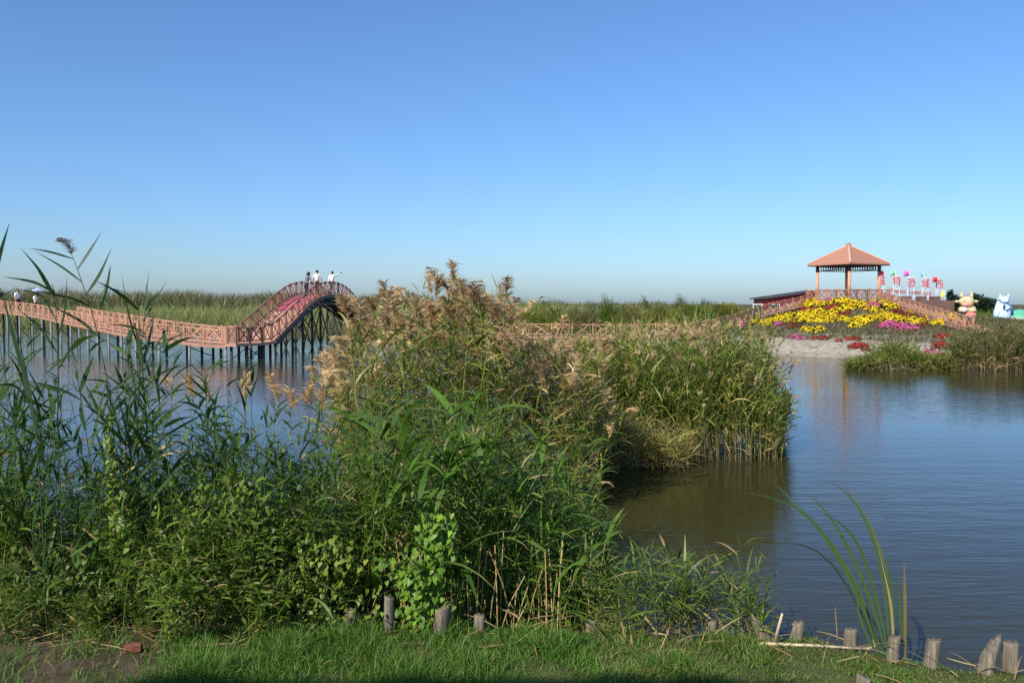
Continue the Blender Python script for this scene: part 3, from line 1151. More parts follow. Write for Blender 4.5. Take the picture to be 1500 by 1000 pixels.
MB().ball(q(1477, 440, -0.46), (0.10, 0.05, 0.05), 10, 6).build("eye", M['blueshade'], root, True)
MB().ball(q(1471, 450, -0.55), (0.11, 0.05, 0.24), 12, 8).build("belly_opening", M['blueshade'], root, True)
MB().tube([q(1474, 455, -0.62), q(1477, 450.5, -0.62), q(1480, 448, -0.55)], [0.11, 0.10, 0.05], 10).build("arm", M['paleblue'], root, True)
MB().tube([q(1481, 447, 0.2), q(1481.5, 462, 0.2)], [0.12, 0.16], 10).build("tail", M['blueshade'], root, True)

# green dome tent and pale tarp at the right edge
d = 72.0
c = P(1493, 468, d)
root = empty("dome_tent", (c[0], d, 0.5))
tag(root, "green dome tent with a pale skirt beyond the right reeds", "tent")
vs, fs = [], []
m = MB()
m.ball((c[0], d, P(1493, 466, d)[2]), (0.9, 0.9, 0.75), 18, 10)
m.build("canopy", M['greentent'], root, True)
MB().tube([(c[0], d, gz(c[0], d) - 0.05), (c[0], d, P(1493, 464, d)[2])], [1.9, 1.25], 18).build("skirt", M['tarp'], root, True)


# ------------------------------------------------------------------ flowers on the mound
def flower_bush(name, pal, label, group, seed):
    root = empty(name, (0, 0, -50))
    tag(root, label, "flower bush", group)
    g = Geo()
    n = 170
    th = rng.uniform(0, 2 * np.pi, n)
    ph = np.arccos(rng.uniform(0.05, 1, n))
    rr = rng.uniform(0.5, 0.95, n)
    b = np.stack([0.40 * rr * np.sin(ph) * np.cos(th), 0.40 * rr * np.sin(ph) * np.sin(th), 0.34 * rr * np.cos(ph)], -1)
    ribbons(g, b, th, rng.uniform(-0.2, 1.1, n), rng.uniform(0, 1, n), rng.uniform(0.08, 0.16, n), rng.uniform(0.03, 0.06, n),
            pick(GREEN + [(0.06, 0.10, 0.03), (0.12, 0.09, 0.04)], n), np.array([0.5, 1, 0.7, 0.05]))
    g.build("foliage", M['leaf'], root)
    g = Geo()
    n = 125
    th = rng.uniform(0, 2 * np.pi, n)
    ph = np.arccos(rng.uniform(0.12, 1, n))
    lump = 1 + 0.12 * np.sin(3 * th + seed) * np.sin(2 * ph)
    nrm = np.stack([np.sin(ph) * np.cos(th), np.sin(ph) * np.sin(th), np.cos(ph)], -1)
    cpos = nrm * np.array([0.42, 0.42, 0.37]) * lump[:, None] * rng.uniform(0.88, 1.06, (n, 1))
    up = np.where(np.abs(nrm[:, 2:3]) > 0.9, np.array([[1., 0, 0]]), np.array([[0, 0, 1.]]))
    s = np.cross(nrm, up)
    s /= np.linalg.norm(s, axis=1, keepdims=True)
    t = np.cross(s, nrm)
    r = rng.uniform(0.025, 0.05, n)[:, None]
    k = np.arange(8) * np.pi / 4
    ring = cpos[:, None, :] + (s[:, None, :] * np.cos(k)[None, :, None] + t[:, None, :] * np.sin(k)[None, :, None]) * r[:, None, :]
    ctr = cpos + nrm * r * 0.5
    v = np.concatenate([ring, ctr[:, None, :]], 1)
    i0 = (np.arange(n) * 9)[:, None]
    kk = np.arange(4) * 2
    qd = np.stack([i0 + kk, i0 + kk + 1, i0 + (kk + 2) % 8, i0 + 8 + 0 * kk], -1)
    col = pick(pal, n, 0.12)
    g.add(v, qd, np.ascontiguousarray(np.broadcast_to(col[:, None, :], v.shape)))
    g.build("blossoms", M['petal'], root, False)
    return root


YEL = [(0.78, 0.56, 0.015), (0.80, 0.62, 0.03), (0.72, 0.48, 0.01)]
PNK = [(0.62, 0.10, 0.28), (0.68, 0.16, 0.36), (0.55, 0.07, 0.22)]
RED = [(0.38, 0.025, 0.03), (0.46, 0.06, 0.05), (0.30, 0.02, 0.025)]
DRD = [(0.22, 0.03, 0.04), (0.30, 0.05, 0.05), (0.20, 0.06, 0.04)]
protos = {}
kinds = {
    'y': ("yellow_flower_bush", YEL, "yellow chrysanthemum bush in full bloom on the slope below the pavilion", "yellow flower bushes on the mound"),
    'p': ("pink_flower_bush", PNK, "bright pink chrysanthemum bush in bloom on the mound", "pink flower bushes on the mound"),
    'r': ("red_flower_bush", RED, "red flower bush in bloom on the mound", "red flower bushes on the mound"),
    'd': ("dark_red_flower_bush", DRD, "dull dark red fading flower bush between the yellow rows", "dark red flower bushes on the mound")}
for k, (nm, pal, lab, grp) in kinds.items():
    protos[k] = [flower_bush(nm, pal, lab, grp, i) for i in range(3)]
used = {}


def bush(k, px, py, sc=1.0):
    p = hit(px, py)
    if p is None:
        return
    i = random.randrange(3)
    pr = protos[k][i]
    o = pr if (k, i) not in used else copy_tree(pr)
    used[(k, i)] = 1
    o.location = (p[0], p[1], p[2] - 0.03)
    o.rotation_euler = (0, 0, random.uniform(0, 6.28))
    s = sc * random.uniform(0.85, 1.3) * (1.12 if k == 'y' else 1.0)
    o.scale = (s * random.uniform(0.9, 1.2), s, s * random.uniform(0.85, 1.1))


def row(k, pts, step=6.5, spread=1.6, sc=1.0):
    L = 0
    for (x0, y0), (x1, y1) in zip(pts, pts[1:]):
        n = max(1, int(math.hypot(x1 - x0, y1 - y0) / step))
        for i in range(n):
            t = (i + random.random() * 0.7) / n
            bush(k, x0 + (x1 - x0) * t + random.uniform(-1, 1), y0 + (y1 - y0) * t + random.gauss(0, spread * 0.55), sc)


row('y', [(1103, 470), (1125, 463), (1145, 457), (1170, 450), (1192, 446), (1214, 450)])
row('y', [(1150, 461), (1175, 452), (1200, 447), (1216, 446)], 7)
row('y', [(1107, 475), (1128, 475), (1148, 467), (1166, 465), (1182, 462), (1205, 461), (1232, 459)])
row('y', [(1122, 478), (1140, 473), (1160, 471)], 7)
row('y', [(1172, 467), (1190, 465), (1210, 466), (1232, 470), (1246, 472)], 6.5)
row('y', [(1178, 472), (1200, 472), (1222, 477)], 7)
row('y', [(1180, 485), (1192, 488), (1203, 484)], 6)
row('y', [(1226, 444), (1240, 443), (1252, 446), (1260, 449)], 6)
row('y', [(1226, 457), (1244, 455), (1262, 451), (1272, 450)], 6.5)
row('y', [(1246, 474), (1262, 472), (1276, 470), (1296, 466)], 6.5)
row('y', [(1252, 480), (1268, 476)], 7)
row('y', [(1286, 446), (1304, 450), (1318, 456)], 6)
row('y', [(1276, 455), (1290, 460), (1304, 468), (1322, 472)], 6.5)
row('y', [(1296, 475), (1316, 471), (1340, 472), (1350, 482)], 7)
row('y', [(1328, 464), (1340, 461), (1352, 466)], 7)
row('y', [(1356, 470), (1368, 466), (1384, 466), (1402, 472)], 6)
row('y', [(1366, 474), (1380, 477), (1390, 472)], 7)
row('p', [(1292, 481), (1304, 477), (1314, 480)], 4.2, 2.6, 1.05)
row('p', [(1316, 484), (1328, 483), (1340, 486)], 5, 1.4)
row('p', [(1206, 443), (1218, 443)], 6)
row('p', [(1268, 450), (1282, 449), (1288, 453)], 6)
row('p', [(1134, 477), (1148, 475)], 6)
row('p', [(1086, 478), (1092, 477)], 5)
row('p', [(1156, 495), (1180, 496)], 8, 0.8, 0.6)
row('p', [(1362, 521), (1376, 524)], 4, 3, 0.9)
row('r', [(1180, 457), (1202, 457)], 6)
row('r', [(1216, 453), (1234, 451)], 5)
row('r', [(1226, 466), (1243, 462)], 5)
row('r', [(1264, 469), (1276, 469)], 5)
row('r', [(1190, 497), (1210, 498)], 8, 0.8, 0.6)
row('r', [(1228, 499), (1262, 497)], 9, 0.9, 0.6)
row('r', [(1246, 512), (1262, 507), (1274, 514)], 5, 2.5, 0.65)
row('r', [(1374, 507), (1384, 513)], 4, 2.2, 0.8)
row('r', [(1376, 496), (1390, 498)], 5, 1)
row('r', [(1412, 480), (1426, 482)], 5, 1)
row('d', [(1164, 458), (1180, 457)], 6)
row('d', [(1304, 459), (1326, 463), (1340, 468)], 6, 2)
row('d', [(1345, 470), (1356, 478)], 6)
row('d', [(1162, 480), (1176, 477)], 6)
row('d', [(1392, 477), (1406, 479)], 6)

# weeds over the mound
g = Geo()
n = 17000
x = rng.uniform(11, 44, n)
y = rng.uniform(42, 78, n)
sdv = y - np.interp(x, SHORE_X, SHORE_Y)
keep = (sdv > 1.2) & ~((x < 19.5) & (sdv < 4.5) & (rng.random(n) < 0.93))
keep &= ~(np.hypot(x - PCX, y - PCY) < HD + 0.1)
x, y = x[keep], y[keep]
n = len(x)
b = np.stack([x, y, terrain(x, y) - 0.02], -1)
for _ in range(3):
    bb = b + rng.normal(0, 0.12, b.shape) * np.array([1, 1, 0])
    ribbons(g, bb, rng.uniform(0, 6.28, n), rng.uniform(0.6, 1.5, n), rng.uniform(0, 1.2, n), rng.uniform(0.15, 0.42, n), rng.uniform(0.03, 0.06, n),
            pick([(0.15, 0.14, 0.06), (0.11, 0.12, 0.045), (0.18, 0.14, 0.08), (0.08, 0.10, 0.035), (0.20, 0.19, 0.11)], n), np.array([0.8, 1, 0.6, 0.05]))
tag(g.build("ground_cover", M['grass']), "low olive weeds between the flower rows on the mound", "weeds", kind="stuff")


# ------------------------------------------------------------------ trees and shrubs
def tree(name, label, group, px, base_y_px, top_px, wide, d, pal, n=2600, lobes=9, leaf=(0.16, 0.3), feathery=False):
    x = XA(px, d)
    z0 = gz(x, d)
    top = P(px, top_px, d)[2]
    H = top - z0
    W = wide * d / F
    root = empty(name, (x, d, z0))
    tag(root, label, "tree" if 'tree' in name else "shrub", group)
    m = MB()
    m.tube([(x, d, z0 - 0.2), (x + 0.03 * H, d, z0 + H * 0.3), (x, d, z0 + H * 0.6), (x, d, z0 + H * 0.85)], [0.045 * H, 0.034 * H, 0.02 * H, 0.006 * H], 8)
    cs = []
    for i in range(lobes):
        a = i * 2.4 + random.random()
        t = 0.30 + 0.62 * (i + 0.5) / lobes
        rad = W * 0.5 * (1.15 - 0.8 * t) * random.uniform(0.5, 1.0)
        c = (x + math.cos(a) * rad, d + math.sin(a) * rad, z0 + H * t)
        m.tube([(x, d, z0 + H * t * 0.6), ((x + c[0]) / 2, (d + c[1]) / 2, z0 + H * t * 0.85), c], [0.014 * H, 0.009 * H, 0.003 * H], 6)
        cs.append(c)
    m.build("trunk", M['bark'], root, True)
    g = Geo()
    ci = rng.integers(0, lobes, n)
    cc = np.array(cs)[ci]
    lr = (W * 0.26 * rng.uniform(0.7, 1.2, lobes))[ci]
    v = rng.normal(0, 1, (n, 3))
    v /= np.linalg.norm(v, axis=1, keepdims=True)
    b = cc + v * (lr * rng.random(n) ** 0.4)[:, None] * np.array([1, 1, 0.7 * H / W if H / W < 2 else 1.5])
    b -= np.array([x, d, z0])
    lc = np.exp(rng.normal(0, 0.25, lobes))[ci][:, None]
    if feathery:
        b[:, 2] = np.abs(b[:, 2]) * rng.uniform(0.15, 1.0, n)
        out = np.arctan2(b[:, 1], b[:, 0]) + rng.normal(0, 0.7, n)
        fl = rng.uniform(0.3, 0.8, n) * (0.5 + 0.5 * np.clip(1.2 - b[:, 2] / H, 0, 1))
        ribbons(g, b, out, rng.uniform(0.75, 1.45, n), rng.uniform(-0.2, 0.8, n), fl, rng.uniform(0.012, 0.035, n),
                pick(pal, n) * lc, np.array([0.6, 1, 0.6, 0.1]))
    else:
        ribbons(g, b, rng.uniform(0, 6.28, n), rng.uniform(-0.6, 1.2, n), rng.uniform(0, 1, n), rng.uniform(*leaf, n), rng.uniform(*leaf, n) * 0.6,
                pick(pal, n) * lc, np.array([0.5, 1, 0.7, 0.05]))
    g.build("crown", M['leaf'], root)
    return root


DKG = [(0.030, 0.060, 0.035), (0.04, 0.075, 0.04), (0.025, 0.05, 0.035)]
tree("poplar_tree", "slim dark poplar tree rising at the end of the brown wall", None, 1392, 0, 426, 14, 118, DKG, 1500, 8, (0.2, 0.4))
for i, (px, tp, wd, lab) in enumerate(((1402, 434, 22, "round dark tree directly behind the golden ox figure"),
                                       (1432, 432, 30, "broad dark green tree just right of the golden ox figure"),
                                       (1447, 437, 26, "dark green tree between the ox figure and the blue figure"),
                                       (1420, 436, 24, "dark tree half hidden behind the golden ox figure"),
                                       (1458, 440, 22, "low dark tree touching the blue figure"))):
    tree("dark_tree", lab, "dark trees behind the statues", px, 0, tp, wd, 112 + 3 * i, DKG, 2200, 10, (0.2, 0.42))
FEA = [(0.12, 0.17, 0.085), (0.15, 0.20, 0.09), (0.09, 0.14, 0.07)]  # greens lightened so that haze is put into the crown colour
for i, (px, tp, wd, lab) in enumerate(((890, 428, 30, "tallest feathery green tamarisk above the low boardwalk"),
                                       (946, 433, 16, "slim dark tamarisk in the middle of the shrub row"),
                                       (998, 431, 24, "pointed grey green tamarisk right of the shrub row"),
                                       (1034, 438, 20, "sparse small tamarisk left of the red building"),
                                       (866, 440, 20, "low feathery tamarisk beside the tallest one"),
                                       (970, 443, 26, "low spreading tamarisk with thin tips"))):
    tree("tamarisk_shrub", lab, "tamarisk shrubs beyond the low boardwalk", px, 0, tp, wd, 74 + 1.5 * i, FEA, 1700, 10, feathery=True)
BRT = [(0.30, 0.22, 0.12), (0.22, 0.20, 0.08), (0.12, 0.15, 0.04)]
for px, tp, wd, pal, d_, lab in ((812, 435, 90, OLIVE + GREEN, 72, "wide rounded green shrub with brown tips left in the shrub row"),
                                 (772, 444, 60, OLIVE, 73, "olive shrub behind the tall plumed reeds"),
                                 (850, 447, 50, BRT, 70, "pale brownish shrub left of the tallest tamarisk"),
                                 (900, 440, 70, GREEN, 73, "bushy bright green shrub under the tallest tamarisk"),
                                 (930, 442, 60, BRT + OLIVE, 71, "brown tipped shrub right of the tallest tamarisk"),
                                 (975, 444, 70, [(0.22, 0.21, 0.05), (0.16, 0.19, 0.05)], 72, "yellowish green shrub beyond the low boardwalk"),
                                 (1018, 443, 60, OLIVE + GREEN, 73, "mixed green shrub between the pointed and the sparse tamarisk"),
                                 (1058, 443, 60, OLIVE, 76, "olive shrub at the foot of the flower mound")):
    tree("green_shrub", lab, "shrubs beyond the low boardwalk", px, 0, tp, wd, d_, pal, 3200, 15, feathery=True)


# ------------------------------------------------------------------ reed beds
def envelope(pts):
    a = np.array(pts, float)
    return lambda px: np.interp(px, a[:, 0], a[:, 1])


# far reed fields, across the pond on the left
g = Geo()
n = 26000
x = rng.uniform(-95, 10, n)
y = 80 + 47 * rng.random(n) ** 0.8
sh = np.interp(x, SHORE_X, SHORE_Y)
k = (y > sh - 1.0) & ~((y > 117) & (y < 127) & (x > -62) & (x < -38))
x, y = x[k], y[k]
n = len(x)
patch = 0.5 + 0.5 * np.sin(x * 0.23 + 1.3) * np.sin(y * 0.31 + x * 0.07)
h = (1.6 + 1.0 * rng.random(n)) * (0.75 + 0.4 * patch)
b = np.stack([x, y, terrain(x, y) - 0.1], -1)
FARP = np.array([[0.20, 0.24, 0.08], [0.27, 0.28, 0.10], [0.34, 0.31, 0.14], [0.15, 0.20, 0.06]])  # palette brightened, distance haze put into the reed colour
for _ in range(3):
    bb = b + rng.normal(0, 0.35, b.shape) * np.array([1, 1, 0])
    c = pick(FARP, n) * (0.8 + 0.5 * patch[:, None])
    ribbons(g, bb, rng.uniform(0, 6.28, n), rng.uniform(1.1, 1.5, n), rng.uniform(0.1, 0.9, n), h * rng.uniform(0.7, 1.1, n), rng.uniform(0.025, 0.07, n), c,
            np.array([0.7, 1, 0.8, 0.1]))
# the tall dark band at the back
n2 = 32000
x = rng.uniform(-170, 25, n2)
y = rng.uniform(133, 150, n2)
b = np.stack([x, y, terrain(x, y) - 0.1], -1)
h = 4.8 * rng.uniform(0.4, 1.0, n2) ** 0.5 * (0.9 + 0.07 * np.sin(x * 0.31) + 0.05 * np.sin(x * 0.83 + 2)) * np.interp(x, [-170, -75, -20, 25], [1.1, 1.05, 0.88, 0.62])
c = pick([(0.20, 0.235, 0.10), (0.24, 0.245, 0.12), (0.16, 0.195, 0.085)], n2)
ribbons(g, b, rng.uniform(0, 6.28, n2), rng.uniform(1.15, 1.5, n2), rng.uniform(0.1, 0.9, n2), h, rng.uniform(0.06, 0.16, n2), c, np.array([0.8, 1, 0.8, 0.1]),
        tipcol=pick([(0.17, 0.13, 0.07)], n2))
# low vegetation behind the right boardwalk and far right
n3 = 5200
x = rng.uniform(-8, 60, n3)
y = rng.uniform(62, 108, n3)
sh = np.interp(x, SHORE_X, SHORE_Y)
dxm = np.where(x < MC[0], (x - MC[0]) * 1.2, (x - MC[0]) * 0.9)
k = (y > sh - 0.5) & (np.sqrt(dxm ** 2 + (y - MC[1]) ** 2) > 13)
k &= ~((x > 23) & (y > 76) & (y < 98))
x, y = x[k], y[k]
n3 = len(x)
b = np.stack([x, y, terrain(x, y) - 0.1], -1)
h = rng.uniform(0.9, 1.9, n3)
for _ in range(3):
    bb = b + rng.normal(0, 0.3, b.shape) * np.array([1, 1, 0])
    ribbons(g, bb, rng.uniform(0, 6.28, n3), rng.uniform(1.0, 1.5, n3), rng.uniform(0.1, 0.9, n3), h, rng.uniform(0.04, 0.09, n3), pick(OLIVE + GREEN, n3),
            np.array([0.7, 1, 0.8, 0.1]))
tag(g.build("far_reed_field", M['leaf']), "wide green reed field beyond the pond and the bridge", "reeds", kind="stuff")

# the stuff bed: mass of reeds too dense to count
gs, gl, gp = Geo(), Geo(), Geo()
SIMPLE = np.array([0.55, 1.0, 0.75, 0.05])


def bed(n, pxr, dr, env, lo=0.5, hi=1.0, z0=-0.15, dfun=None, gap=None):
    px = rng.uniform(pxr[0], pxr[1], n)
    d = rng.uniform(dr[0], dr[1], n)
    if dfun is not None:
        d = d + dfun(px)
    x = (px - 750) / F * d
    top = CAM_Z + (445 - env(px)) / F * d
    f = lo + (hi - lo) * rng.random(n) ** 0.7
    H = np.maximum(0.3, (top - z0) * f)
    if gap is not None:
        H = np.where(gap(px), H * 0.3, H)
    base = np.stack([x, d, np.full(n, z0)], -1)
    return base, H


# right shore reeds
envR1 = envelope([(1225, 545), (1250, 528), (1276, 520), (1288, 500), (1330, 496), (1345, 518), (1390, 520), (1400, 500), (1415, 495)])
b, H = bed(420, (1240, 1415), (36.2, 40), envR1, 0.6, 1.05)
gen_reeds(gs, gl, gp, b, H, OLIVE + GREEN, (0.1, 0.45), nl=14, L=(0.35, 0.7), W=(0.02, 0.04), plume=rng.random(420) < 0.1, t0=0.05, prof=SIMPLE, thick=0.008, sides=3, nb=16, plume_w=0.015)
envR2 = envelope([(1380, 505), (1400, 480), (1420, 468), (1450, 464), (1500, 467), (1600, 465)])
b, H = bed(620, (1395, 1600), (36, 41), envR2, 0.5, 1.0)
gen_reeds(gs, gl, gp, b, H, [(0.11, 0.14, 0.035), (0.17, 0.17, 0.055), (0.08, 0.12, 0.03), (0.24, 0.19, 0.08)], (0.03, 0.25), nl=14, L=(0.35, 0.7), W=(0.02, 0.04), plume=rng.random(620) < 0.35, t0=0.1, prof=SIMPLE,
          thick=0.008, sides=3, nb=14, plume_w=0.016, dry_base=0.7, plume_pal=[(0.24, 0.16, 0.09), (0.30, 0.2, 0.12)])

# middle clump on the water
envC = envelope([(780, 470), (830, 462), (850, 455), (880, 472), (900, 465), (940, 458), (970, 466), (1000, 456), (1030, 464), (1060, 445), (1090, 440), (1112, 470), (1132, 520), (1150, 570), (1165, 640)])
C_PAL = OLIVE + GREEN_A[1:3] + [(0.22, 0.26, 0.045), (0.15, 0.20, 0.03), (0.20, 0.25, 0.045), (0.10, 0.17, 0.022)]
b, H = bed(1150, (845, 1150), (15.3, 19.5), envC, 0.5, 1.0)
gen_reeds(gs, gl, gp, b, H, C_PAL, (0.05, 0.3), nl=15, L=(0.24, 0.48), W=(0.016, 0.032), e_start=(0.5, 1.3), plume=rng.random(1150) < 0.42, plume_len=(0.16, 0.26), t0=0.12, prof=SIMPLE, sides=3, nb=30, plume_w=0.008)
# dry yellow skirt at its left foot
envS = envelope([(840, 600), (900, 585), (960, 605), (1000, 640)])
b, H = bed(420, (835, 1000), (14.6, 15.5), envS, 0.4, 1.0)
gen_reeds(gs, gl, gp, b, H, [(0.55, 0.45, 0.17), (0.45, 0.40, 0.13), (0.28, 0.30, 0.07)], (0.1, 0.6), nl=9, L=(0.3, 0.55), W=(0.01, 0.02), t0=0.0, prof=SIMPLE, sides=3, dry_base=0.9)
# plumed tuft behind the green front
envB = envelope([(480, 520), (510, 480), (540, 445), (565, 418), (600, 402), (650, 388), (668, 370), (690, 400), (715, 385), (740, 415), (775, 445), (810, 462), (860, 468), (900, 475)])
b, H = bed(620, (500, 880), (11.5, 15), envB, 0.5, 0.98)
gen_reeds(gs, gl, gp, b, H, OLIVE + GREEN[:3] + [(0.38, 0.30, 0.10)], (0.05, 0.25), nl=14, L=(0.28, 0.5), W=(0.016, 0.03), plume=rng.random(620) < 0.46, plume_len=(0.26, 0.38), t0=0.12, prof=SIMPLE, sides=3, nb=60, plume_w=0.010, dry=0.2)
# green front mass
envA = envelope([(330, 760), (370, 690), (410, 640), (450, 600), (500, 575), (540, 550), (600, 535), (700, 545), (760, 570), (800, 610), (840, 660), (870, 720), (895, 800), (910, 860)])
b, H = bed(580, (385, 885), (6.8, 9.2), envA, 0.35, 0.98)
gen_reeds(gs, gl, gp, b, H, GREEN_A, (0.05, 0.35), nl=18, L=(0.18, 0.40), W=(0.012, 0.024), t0=0.02, sides=3, dry_base=0.12)
# low tangle by the posts
envG = envelope([(860, 800), (900, 770), (940, 790), (1000, 800), (1040, 770), (1080, 800), (1115, 840), (1130, 870)])
b, H = bed(60, (880, 1118), (6.3, 7.0), envG, 0.4, 0.95, z0=0.1)
gen_reeds(gs, gl, gp, b, H, GREEN + [(0.15, 0.19, 0.05)], (0.1, 0.5), nl=17, L=(0.14, 0.3), W=(0.008, 0.016), t0=0.0, sides=3, thick=0.005)
# dark stalks against the water at the left
envE = envelope([(-20, 430), (20, 470), (60, 520), (110, 480), (150, 470), (200, 490), (240, 470), (280, 510), (340, 510), (400, 530)])
b, H = bed(64, (-60, 400), (7.0, 8.6), envE, 0.55, 1.0)
gen_reeds(gs, gl, gp, b, H, [(0.036, 0.075, 0.02), (0.05, 0.10, 0.022), (0.075, 0.14, 0.026)], (0.05, 0.25), nl=13, L=(0.26, 0.48), W=(0.016, 0.032), t0=0.2, sides=4, dry_base=0.1, dry=0.02, tipdry=0.1)
# leafy lower left mass
envF = envelope([(-60, 600), (0, 610), (60, 650), (110, 660), (150, 690), (200, 640), (250, 600), (300, 580), (350, 585), (400, 600), (440, 650), (490, 700)])
b, H = bed(560, (-90, 480), (6.75, 8.4), envF, 0.35, 1.0)
gen_reeds(gs, gl, gp, b, H, GREEN_A, (0.05, 0.45), nl=22, L=(0.12, 0.34), W=(0.010, 0.024), t0=0.03, sides=3, dry_base=0.25)
root = empty("reed_bed", (0, 0, 0))
tag(root, "dense mass of reeds filling the beds around the pond", "reeds", kind="stuff")
gs.build("stems", M['stem'], root)
gl.build("foliage", M['leaf'], root)
gp.build("plumes", M['plume'], root)


# individual reeds: prototypes with parts, then copies
def reed_proto(label, group, H, pal, plume, **kw):
    root = empty("reed", (0, 0, -60))
    tag(root, label, "reed", group)
    a, b, c = Geo(), Geo(), Geo()
    gen_reeds(a, b, c, np.zeros((1, 3)), np.array([H]), pal, plume=np.array([plume]), **kw)
    a.build("stem", M['stem'], root)
    b.build("foliage", M['leaf'], root)
    if plume:
        c.build("plume", M['plume'], root)
    root["h"] = H + (0.9 * np.mean(kw["plume_len"]) if plume else 0)
    return root


def dark_gaps(px):
    return ((px > 392) & (px < 436)) | ((px > 62) & (px < 104)) | ((px > 208) & (px < 232)) | ((px > 296) & (px < 316))


def scatter_reeds(protos_, n, pxr, dr, env, lo, hi, z0=-0.1, smin=0.0, tilt=0.06, gap=None):
    base, H = bed(n, pxr, dr, env, lo, hi, z0, gap=gap)
    seen = set()
    order = np.argsort(-base[:, 1])
    for i in order:
        k = int(rng.integers(0, len(protos_)))
        pr = protos_[k]
        o = pr if k not in seen else copy_tree(pr)
        seen.add(k)
        o.location = base[i]
        s = H[i] / pr["h"]
        sx = max(s, smin) * rng.uniform(0.9, 1.1)
        o.scale = (sx, sx, s)
        o.rotation_euler = (rng.normal(0, tilt), rng.normal(0, tilt), rng.uniform(0, 6.28))


A_p = [reed_proto("green leafy reed in the dense clump before the wooden posts", "green reeds at the bank", 2.2, GREEN_A, False, nl=17, L=(0.25, 0.46), W=(0.018, 0.034), lean=(0.05, 0.3), t0=0.12, sides=6) for _ in range(7)]
scatter_reeds(A_p, 40, (400, 870), (6.75, 8.4), envA, 0.6, 1.0, tilt=0.08)
B_p = [reed_proto("tall tan plumed reed in the tuft at the centre of the pond", "plumed reeds in the centre tuft", 3.0, OLIVE + GREEN, True, nl=14, L=(0.28, 0.5), W=(0.018, 0.032), lean=(0.03, 0.15), t0=0.2,
                  plume_len=(0.32, 0.44), nb=120, plume_w=0.009, sides=5) for _ in range(7)]
scatter_reeds(B_p, 40, (515, 790), (11, 13), envB, 0.82, 1.0, tilt=0.04)
for px, ty in ((665, 366), (672, 374), (715, 384), (728, 388), (738, 402), (600, 402), (628, 400), (645, 396), (578, 408), (590, 412), (536, 403), (757, 424)):
    o = copy_tree(B_p[int(rng.integers(0, 7))])
    d = rng.uniform(11.2, 12.4)
    o.location = (XA(px, d), d, -0.1)
    s = (CAM_Z + (445 - ty) / F * d + 0.1) / B_p[0]["h"]
    o.scale = (1.0, 1.0, s)
    o.rotation_euler = (0, 0, rng.uniform(0, 6.28))
C_p = [reed_proto("reed with a small pale plume in the round clump on the water", "plumed reeds in the round clump", 2.6, C_PAL, True, nl=15, L=(0.26, 0.48), W=(0.016, 0.03), lean=(0.05, 0.3), t0=0.1,
                  plume_len=(0.2, 0.28), nb=60, plume_w=0.010, sides=4, plume_pal=[(0.66, 0.54, 0.36), (0.58, 0.44, 0.28)]) for _ in range(6)]
envC2 = envelope([(840, 560), (900, 530), (1000, 500), (1090, 500), (1120, 540), (1145, 600), (1160, 650)])
scatter_reeds(C_p, 46, (860, 1152), (14.9, 16.2), envC2, 0.45, 1.0, tilt=0.12)
# plumed reeds left of the green front, nearer
D_p = [reed_proto("stout reed with a shaggy tan plume left of the centre tuft", "shaggy plumed reeds before the bridge", 2.4, OLIVE + GREEN, True, nl=13, L=(0.28, 0.48), W=(0.018, 0.032), lean=(0.02, 0.12), t0=0.2,
                  plume_len=(0.28, 0.38), nb=130, plume_w=0.007, sides=5) for _ in range(4)]
envD = envelope([(280, 535), (310, 525), (340, 545), (390, 520), (430, 535), (470, 520), (500, 505), (520, 470), (535, 400), (545, 420), (560, 430)])
scatter_reeds(D_p, 26, (285, 560), (8.6, 10.2), envD, 0.86, 1.0, tilt=0.05)
# small pale reeds by the bank
G_p = [reed_proto("short light green reed growing beside the posts at the water edge", "short reeds at the water edge", 0.8, GREEN + [(0.13, 0.17, 0.05)], False, nl=17, L=(0.16, 0.34), W=(0.009, 0.018), lean=(0.1, 0.45), t0=0.0,
                  sides=4, thick=0.005) for _ in range(4)]
envG = envelope([(860, 800), (900, 770), (940, 790), (1000, 800), (1040, 770), (1080, 800), (1115, 840), (1130, 870)])
scatter_reeds(G_p, 46, (880, 1122), (6.2, 7.0), envG, 0.5, 1.0, z0=0.15, tilt=0.14)

H_p = [reed_proto("broad leaved dark green reed at the front of the bank clump", "broad leaved reeds at the front", 1.6, GREEN_A, False, nl=10, L=(0.36, 0.6), W=(0.024, 0.038), lean=(0.1, 0.35), t0=0.25,
                  sides=6, dry_base=0.2) for _ in range(4)]
envH = envelope([(20, 800), (120, 780), (230, 760), (300, 800), (400, 800), (480, 840), (520, 560), (560, 500), (620, 520), (700, 540), (760, 600), (820, 700), (870, 760)])
scatter_reeds(H_p, 14, (520, 870), (6.45, 7.0), envH, 0.75, 1.0, tilt=0.1)
K_p = [reed_proto("young reed shoot with a few broad leaves on the left part of the bank", "broad leaved shoots on the bank", 1.0, GREEN_A, False, nl=8, L=(0.28, 0.46), W=(0.020, 0.034), lean=(0.1, 0.4), t0=0.2,
                  sides=6, dry_base=0.2) for _ in range(4)]
scatter_reeds(K_p, 14, (10, 480), (6.0, 6.4), envH, 0.55, 1.0, z0=0.33, tilt=0.12)

